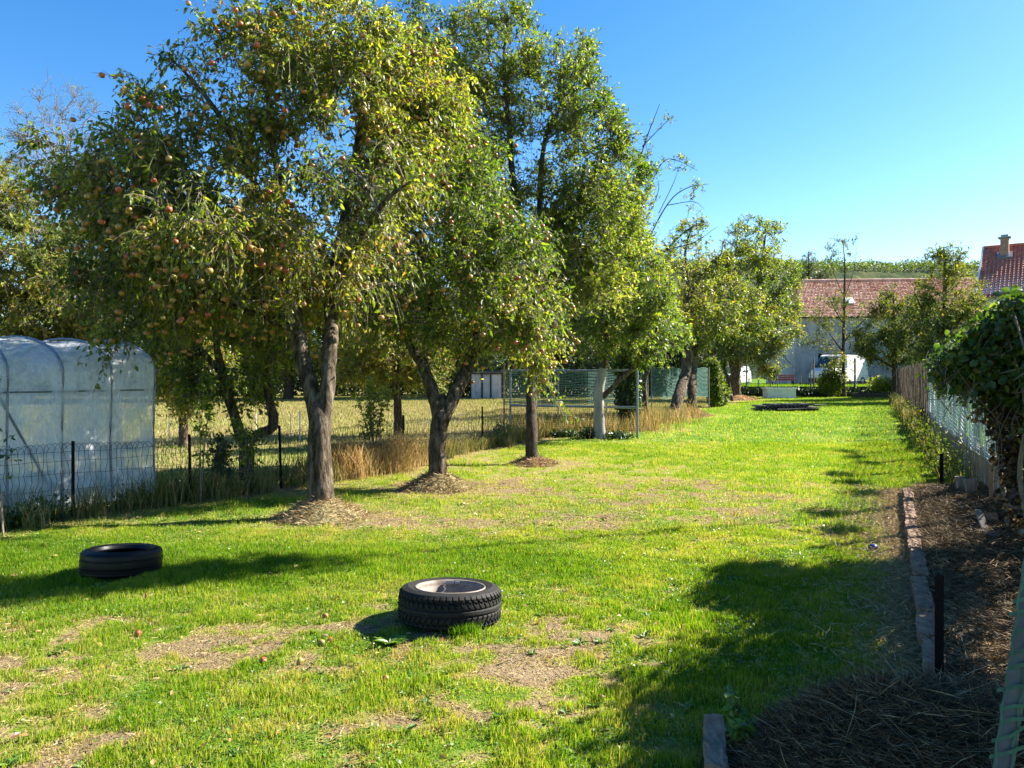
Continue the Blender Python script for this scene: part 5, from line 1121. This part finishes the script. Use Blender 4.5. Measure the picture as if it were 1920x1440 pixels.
# climbing vine over the right fence (its mass goes on past the picture edge and shades the lawn)
vr = empty('climbing_vine', (float(fR(6.5)), 6.5, 0), label='dense dark climbing vine hanging over the right fence', cat='vine')
E = [(fR(y_) + .22 - .1 * math.sin(y_ * 2), y_, 1.68 + .12 * math.sin(y_ * 3), .42, .55, .68) for y_ in np.arange(2.4, 6.3, .45)]
E += [(*W(1850, 675, 6.5), .36, .42, .30), (*W(1900, 640, 6.35), .38, .42, .36), (*W(1945, 610, 6.2), .36, .42, .32), (*W(1900, 715, 6.3), .34, .42, .27), (*W(1796, 690, 6.75), .21, .3, .22)]
leafmass('vine_foliage', E, 52000, .06, 'vine_leaf', None, None, parent=vr, shell=.35, wr=.85, hang=.5, hole=True)
o = bpy.data.objects[-1] if False else None
E2 = [(*W(1905, 830, 6.4), .17, .3, .45), (*W(1918, 930, 6.2), .12, .25, .35), (*W(1885, 765, 6.5), .22, .3, .22)]
leafmass('dead_foliage', E2, 3000, .06, 'deadleaf', None, None, parent=vr, shell=.2, wr=.7, hang=.7)
m = MB(); n = 600; Ev = np.array([e[:3] for e in E]); i = rng.choice(len(Ev), n); A = Ev[i] + rng.normal(0, .14, (n, 3)); Bp = A + rng.normal(0, .15, (n, 3)) - [0, 0, .25]; C = curve_batch(A, (A + Bp) / 2 + rng.normal(0, .12, (n, 3)), Bp, 6); V, Q_ = tubes(C, np.full((n, 6), .0028), 4); m.add(V, Q_)
for y_ in np.arange(3, 7.2, .5):
    P, R_ = smooth_poly([(fR(y_), y_, 0), (fR(y_) - .08, y_ + .1, .7), (fR(y_) - .1, y_, 1.3), (fR(y_) - .15, y_ + .2, 2.0)], [.022, .02, .015, .006]); m.tube(P, R_, 6)
m.build('stems', M['twig'], vr, local=True)

# tall narrow neighbour tree past the right picture edge (casts the long shade band)
b = np.array([7.75, 9.85, 0.]); 
vroot = empty('neighbour_poplar', b, label='narrow tree beyond the right fence', cat='tree'); 
MB().tube(smooth_poly([b, b + [0, 0, 3], b + [.05, 0, 7], b + [0, 0, 12.5]], [.12, .1, .06, .02], .3)[0], .03, 8).build('trunk', M['bark'], vroot, local=True)
leafmass('crown', [(b[0], b[1], z_, .62, .42, .7) for z_ in np.arange(7.7, 12.8, .55)], 9000, .14, 'pear_leaf', None, None, parent=vroot, shell=.1)

# ------------------------------------------------------------------ rough grass along the fences
def tallgrass(name, x, y, h, a, label, wd=.0045, lean=.5):
    n = len(x); th = rng.uniform(0, 2 * np.pi, n); ln = rng.uniform(.15, 1, n) * lean * h; face = rng.uniform(0, np.pi, n); ww = (wd * (1 + y / 18)) / 2
    d = np.stack([np.cos(th) * ln, np.sin(th) * ln, 0 * th], -1); s = np.stack([np.cos(face), np.sin(face), 0 * th], -1) * ww[:, None]; b = np.stack([x, y, 0 * x], -1); up = np.zeros((n, 3)); up[:, 2] = h
    V = np.stack([b - s, b + s, b + d * .15 + up * .4 + s, b + d * .15 + up * .4 - s, b + d * .5 + up * .8 + s * .7, b + d * .5 + up * .8 - s * .7, b + d + up * rng.uniform(.75, 1, n)[:, None]], 1); k = np.arange(n)[:, None] * 7
    o = mesh_np(name, V.reshape(-1, 3), [k + np.array([[0, 1, 2, 3]]), k + np.array([[3, 2, 4, 5]]), k + np.array([[5, 4, 6]])], M['tall_grass'], attrs={'rnd': np.repeat(a, 7)}); return tag(o, label, 'tall grass', kind='stuff')
def clumpy(ys, xs, w, n):
    i = rng.integers(0, len(ys), n); return xs[i] + rng.normal(0, w, n), ys[i] + rng.normal(0, w, n)
cy = rng.uniform(5, 19, 260); cx_ = fL(cy) + rng.normal(.05, .16, 260); x, y = clumpy(cy, cx_, .07, 13000)
h = rng.uniform(.12, .42, len(x)) * (.6 + .8 * fbm(x * 2, y * 2, 2, 88)); tallgrass('fence_grass', x, y, h, np.clip(rng.normal(.38, .22, len(x)), 0, 1), 'rough brownish grass along the foot of the wire fence', lean=.8)
cen = [W(u, 0, Y)[:2] for u, Y in ((650, 11.8), (690, 11.9), (720, 12.4), (750, 12.8), (640, 11.4), (670, 11.5), (730, 12.0))]
cen = np.array(cen); n = 6500; i = rng.integers(0, len(cen), n); x = cen[i, 0] + rng.normal(0, .2, n); y = cen[i, 1] + rng.normal(0, .2, n)
tallgrass('straw_grass', x, y, rng.uniform(.12, .62, n) * (.45 + 1.1 * fbm(x * 3, y * 3, 2, 4)), np.clip(rng.normal(.76, .22, n), 0, 1), 'tall straw coloured grass clump between the two forked apple trees', lean=1.0)
cen = np.array([W(u, 0, Y)[:2] for u, Y in ((980, 19.6), (1030, 19.8), (1080, 19.9), (1150, 20.2), (1250, 25), (1230, 24), (1265, 27), (1200, 21))]); n = 5000; i = rng.integers(0, len(cen), n); x = cen[i, 0] + rng.normal(0, .5, n); y = cen[i, 1] + rng.normal(0, .4, n)
tallgrass('straw_grass', x, y, rng.uniform(.15, .65, n) * (.4 + 1.2 * fbm(x * 2, y * 2, 2, 4)), np.clip(rng.normal(.50, .32, n), 0, 1), 'pinkish dry grass behind the mesh panel and the netting', lean=.5)
cy = 9.6 + 34 * rng.random(120) ** 1.2; x, y = clumpy(cy, fR(cy) - .05 - rng.random(120) * .3, .09, 2800)
tallgrass('fence_weeds', x, y, rng.uniform(.05, .55, len(x)) * (.2 + 1.5 * fbm(x * 1.5, y * 1.5, 2, 9)) * np.clip(.6 + y / 40, .5, 1.3), np.clip(rng.normal(.30, .32, len(x)), 0, 1), 'dry weeds along the foot of the right fence', lean=.7)
cyy = 10 + 30 * rng.random(40) ** 1.3
leafmass('hedge_weeds', [(fR(a) - .12 - .1 * (i % 3), a, .12 + .15 * (i % 2), .16 + .06 * (i % 3), .3, .2 + .22 * (i % 4) / 2) for i, a in enumerate(cyy)], 9000, .055, 'far_leaf', 'green and withering weeds along the right fence', 'weeds', 'stuff', shell=.1, wr=.5)
leafmass('fence_creeper', [(fR(a) - .02, a, 1.55 + .25 * math.sin(i * 2.1), .10, .35, .22) for i, a in enumerate(np.arange(8.2, 17, 1.1))], 3000, .06, 'vine_leaf', 'sparse creeper hanging over the top of the right netting', 'creeper', 'stuff', shell=.1, wr=.8)
# dark weeds in front of the mesh panel and under the left fence
leafmass('weeds', [(*W(u, v, Y), rx_, .25, rz2) for u, v, Y, rx_, rz2 in ((1000, 815, 18.8, .5, .14), (1060, 815, 18.7, .5, .16), (1110, 815, 18.4, .4, .2), (1160, 818, 18.2, .4, .14), (945, 812, 18.6, .35, .25), (905, 835, 16.0, .3, .12))], 5200, .07, 'dark_leaf', 'low dark weeds along the bottom of the mesh panel', 'weeds', 'stuff', shell=.1)
leafmass('nettles', [(*W(u, v, Y), rx_, .2, rz2) for u, v, Y, rx_, rz2 in ((340, 930, 9.3, .22, .25), (30, 985, 7.6, .35, .25), (90, 975, 7.9, .3, .28), (240, 950, 8.6, .25, .2), (420, 900, 10.0, .35, .3), (480, 920, 9.9, .2, .2))], 4200, .05, 'dark_leaf', 'dark nettles and weeds tangled in the near wire fence', 'weeds', 'stuff', shell=.1)

# saplings along the left fence
def sapling(label, u, v, Y, h, stems, r_, n, L=.06, leaf='apple_leaf_y', name='sapling', z_lo=.4, wr=.5):
    g = W(u, v, Y); g[2] = 0; root = empty(name, g, label=label, cat='shrub', group='saplings by the wire fence'); sb = MB(); A = []
    for k in range(stems):
        lean_ = rng.normal(0, .18, 2) * h; P = curve_batch(g[None], (g + [lean_[0] * .2, lean_[1] * .2, h * .5])[None], (g + [lean_[0], lean_[1], h * rng.uniform(.7, 1)])[None], 14); V, Q_ = tubes(P, np.linspace(.011, .003, 14)[None], 5); sb.add(V, Q_); A.append(P[0][int(14 * z_lo):])
    A = np.vstack(A); i = rng.choice(len(A), n); B_ = A[i] + unit(rng.normal(size=(n, 3)) + [0, 0, .4]) * rng.uniform(r_ * .3, r_, (n, 1)); C = curve_batch(A[i], (A[i] + B_) / 2 + [0, 0, .03], B_, 4); V, Q_ = tubes(C, np.full((n, 4), .0018), 3); sb.add(V, Q_); sb.build('stems', M['twig'], root, local=True)
    per = 7; m_ = n * per; s = np.repeat(np.arange(n), per); t = rng.random(m_)[:, None]; P = A[i][s] * (1 - t) + B_[s] * t; D = unit(rng.normal(size=(m_, 3)) - [0, 0, .2]); N = unit(rng.normal(0, .6, (m_, 3)) + [0, 0, .8]); LL = L * rng.uniform(.6, 1.2, m_)
    V, Fs, k = leaf_mesh(P, D, N, LL, LL * wr, True); mesh_np('leaves', V, Fs, M[leaf], root, attrs={'rnd': np.repeat(np.clip(rng.normal(.45, .22, m_), 0, 1), k)})
sapling('leafy young bush between the two forked apple trees', 700, 850, 12.6, 1.55, 7, .35, 190)
sapling('thin upright sapling standing in the fence left of the orchard tree', 376, 960, 9.1, 1.55, 2, .22, 60)
sapling('slender sapling in front of the gnarled orchard trunk', 462, 930, 9.9, 1.1, 3, .3, 70)
sapling('small leafy bush at the left picture edge before the tunnel', 6, 985, 7.2, 1.75, 2, .30, 55, L=.05, leaf='dark_leaf')
sapling('bush with ivy leaves round the foot of the gnarled tree', 410, 895, 10.6, .75, 6, .22, 120, leaf='dark_leaf', L=.055, wr=.8, z_lo=.1)
leafmass('ivy', [(*W(1178, 740, 21.3), .42, .4, .75), (*W(1180, 680, 21.3), .5, .4, .6)], 3500, .10, 'vine_leaf', 'ivy wrapped round the thick trunk behind the mesh panel', 'ivy', shell=.5, wr=.9)
p = W(1340, 0, 36); leafmass('ivy_bush', [(p[0], 36, 1.0, .45, .6, 1.1), (p[0] + .4, 36.5, .6, .5, .5, .7), (p[0] - .1, 36, 1.9, .4, .5, .5)], 3800, .14, 'far_leaf', 'ivy clad bush left of the parked car', 'bush', shell=.4, wr=.8)
p = W(1563, 0, 52.2); leafmass('garden_bush', [(p[0], 52.2, 1.2, 1.0, .6, 1.15), (p[0] - .5, 52.2, .9, .7, .5, .8)], 3600, .15, 'far_leaf', 'light green bush hiding the front of the white van', 'bush', shell=.3)
p = W(1655, 0, 52.0); leafmass('garden_bush', [(p[0], 52.0, .9, 1.2, .5, .6)], 1600, .14, 'pear_leaf', 'low bush by the yard fence near its right end', 'bush', shell=.2)

# ------------------------------------------------------------------ small things on the lawn
for (u, v, k, lab) in ((619, 1207, 0, 'reddish windfall apple, nearest to the shadow of the rimmed tyre'), (603, 1211, 2, 'pale windfall apple just left of the reddish one'), (494, 1245, 0, 'brown red windfall apple on the bare patch left of the tyre'), (563, 1247, 2, 'pale yellow windfall apple right of the brown red one'),
                       (723, 1280, 1, 'half hidden windfall apple below the rimmed tyre shadow'), (259, 1190, 0, 'dark windfall apple on the worn ground at the left'), (610, 1160, 1, 'small orange windfall apple above the others'), (245, 1008, 1, 'orange windfall apple behind the plain black tyre')):
    g = G(u, v); o = bpy.data.objects.new('windfall_apple', AMESH[k]); COL.objects.link(o); o.scale = (.62,) * 3; o.location = (g[0], g[1], .014 + float(bumpz(g[0], g[1]))); o.rotation_euler = (random.uniform(0, 2), random.uniform(0, 2), 0); tag(o, lab, 'apple', 'windfall apples on the lawn')
g = G(1637, 1032); V, Q_, T_ = sphere(1, 14, 8); tag(MB().add(V * [.042, .035, .028] + [g[0], g[1], .03], Q_, T_).build('bottle_cap', surf('blue_plastic', [(.3, (.01, .03, .12)), (.7, (.02, .05, .2))], rough=.4, bump_d=0), smooth=True), 'small dark blue plastic cap lying in the grass left of the edging', 'cap')
n = 4500; x, y = scatter(n, 2.6, 22); k = on_lawn(x, y); x, y = x[k], y[k]; n = len(x); D = unit(np.stack([rng.normal(size=n), rng.normal(size=n), rng.normal(0, .3, n)], -1)); N = unit(rng.normal(0, .45, (n, 3)) + [0, 0, 1]); LL = rng.uniform(.015, .05, n)
V, Fs, k = leaf_mesh(np.stack([x, y, bumpz(x, y) + .022], -1), D, N, LL, LL * .55, True); o = mesh_np('fallen_leaves', V, Fs, M['litter'], attrs={'rnd': np.repeat(rng.random(n), k)}); tag(o, 'small fallen leaves scattered over the lawn', 'fallen leaves', kind='stuff')
# clover and thatch between the blades
n = 150000; x, y = scatter(n, 2.4, 9.5); k = on_lawn(x, y); x, y = x[k], y[k]; d = dryness(x, y); g = fbm(x * 3.1, y * 3.1, 3, 91)
k = rng.random(len(x)) < np.clip(.15 + (g - .45) * 5, .06, 1) * np.clip(1.2 - d, .15, 1); x, y = x[k], y[k]; n = len(x)
D = unit(np.stack([rng.normal(size=n), rng.normal(size=n), rng.normal(.2, .3, n)], -1)); N = unit(rng.normal(0, .35, (n, 3)) + [0, 0, 1]); LL = rng.uniform(.009, .02, n)
V, Fs, k = leaf_mesh(np.stack([x, y, bumpz(x, y) + rng.uniform(.005, .03, n)], -1), D, N, LL, LL * .8, False); tag(mesh_np('clover', V, Fs, M['weed'], attrs={'rnd': np.repeat(rng.random(n), k)}), 'clover leaves mixed into the near lawn', 'clover', kind='stuff')
n = 150000; x, y = scatter(n, 2.4, 11); k = on_lawn(x, y); x, y = x[k], y[k]; d = dryness(x, y); k = rng.random(len(x)) < np.clip(d * 1.6 - .1, .05, 1); x, y = x[k], y[k]
tag(fibres(x, y, bumpz(x, y) + rng.uniform(.002, .012, len(x)), rng.uniform(.012, .05, len(x)), .0032, 'dry_thatch', M['straw'], tilt=.2, a=rng.random(len(x))), 'dry thatch lying on the worn lawn', 'straw', kind='stuff')
# broad-leaved weeds in the lawn
def rosette(x, y, r_, n):
    th = rng.uniform(0, 2 * np.pi, n); D = unit(np.stack([np.cos(th), np.sin(th), rng.uniform(.1, .8, n)], -1)); N = unit(np.stack([0 * th, 0 * th, 0 * th + 1], -1) + rng.normal(0, .2, (n, 3))); LL = r_ * rng.uniform(.6, 1, n); return np.tile([x, y, float(bumpz(x, y))], (n, 1)), D, N, LL
Ps = []
for k in range(420):
    x, y = scatter(1, 2.6, 8); 
    if on_lawn(x, y)[0]: Ps.append(rosette(x[0], y[0], random.uniform(.03, .07), random.randint(6, 12)))
Ps.append(rosette(*G(733, 1212)[:2], .13, 34)); Ps.append(rosette(*G(1385, 1395)[:2], .14, 26)); Ps.append(rosette(*G(1372, 1420)[:2], .1, 20))
Pn, Dn, Nn, Ln = (np.concatenate([q[i] for q in Ps]) for i in range(4)); V, Fs, k = leaf_mesh(Pn, Dn, Nn, Ln, Ln * .4, True); o = mesh_np('lawn_weeds', V, Fs, M['weed'], attrs={'rnd': np.repeat(rng.random(len(Pn)), k)}); tag(o, 'broad leaved weeds growing in the near lawn', 'weeds', kind='stuff')
# grass tuft in front of the rimmed tyre
n = 500; c = G(868, 1196); x = c[0] + rng.normal(0, .05, n); y = c[1] + rng.normal(0, .025, n); blades('grass_tuft', x, y, rng.uniform(.05, .10, n), np.full(n, .004), np.clip(rng.normal(.2, .08, n), 0, 1), 'bright grass tuft against the front of the rimmed tyre')
# young nettle plant by the single edging block
sapling('small bright green nettle plant beside the lone edging block', 1392, 1425, 2.95, .26, 4, .07, 40, L=.05, leaf='weed', name='nettle_plant', wr=.55, z_lo=.2)
# power cable far off
P, _ = smooth_poly([(5, 110, 17.5), (60, 112, 17.3), (120, 112, 18.0)], [.02] * 3, 4); tag(MB().tube(P, .02, 4, cap=False).build('power_cable', M['black']), 'thin overhead cable crossing the sky above the barn', 'cable')
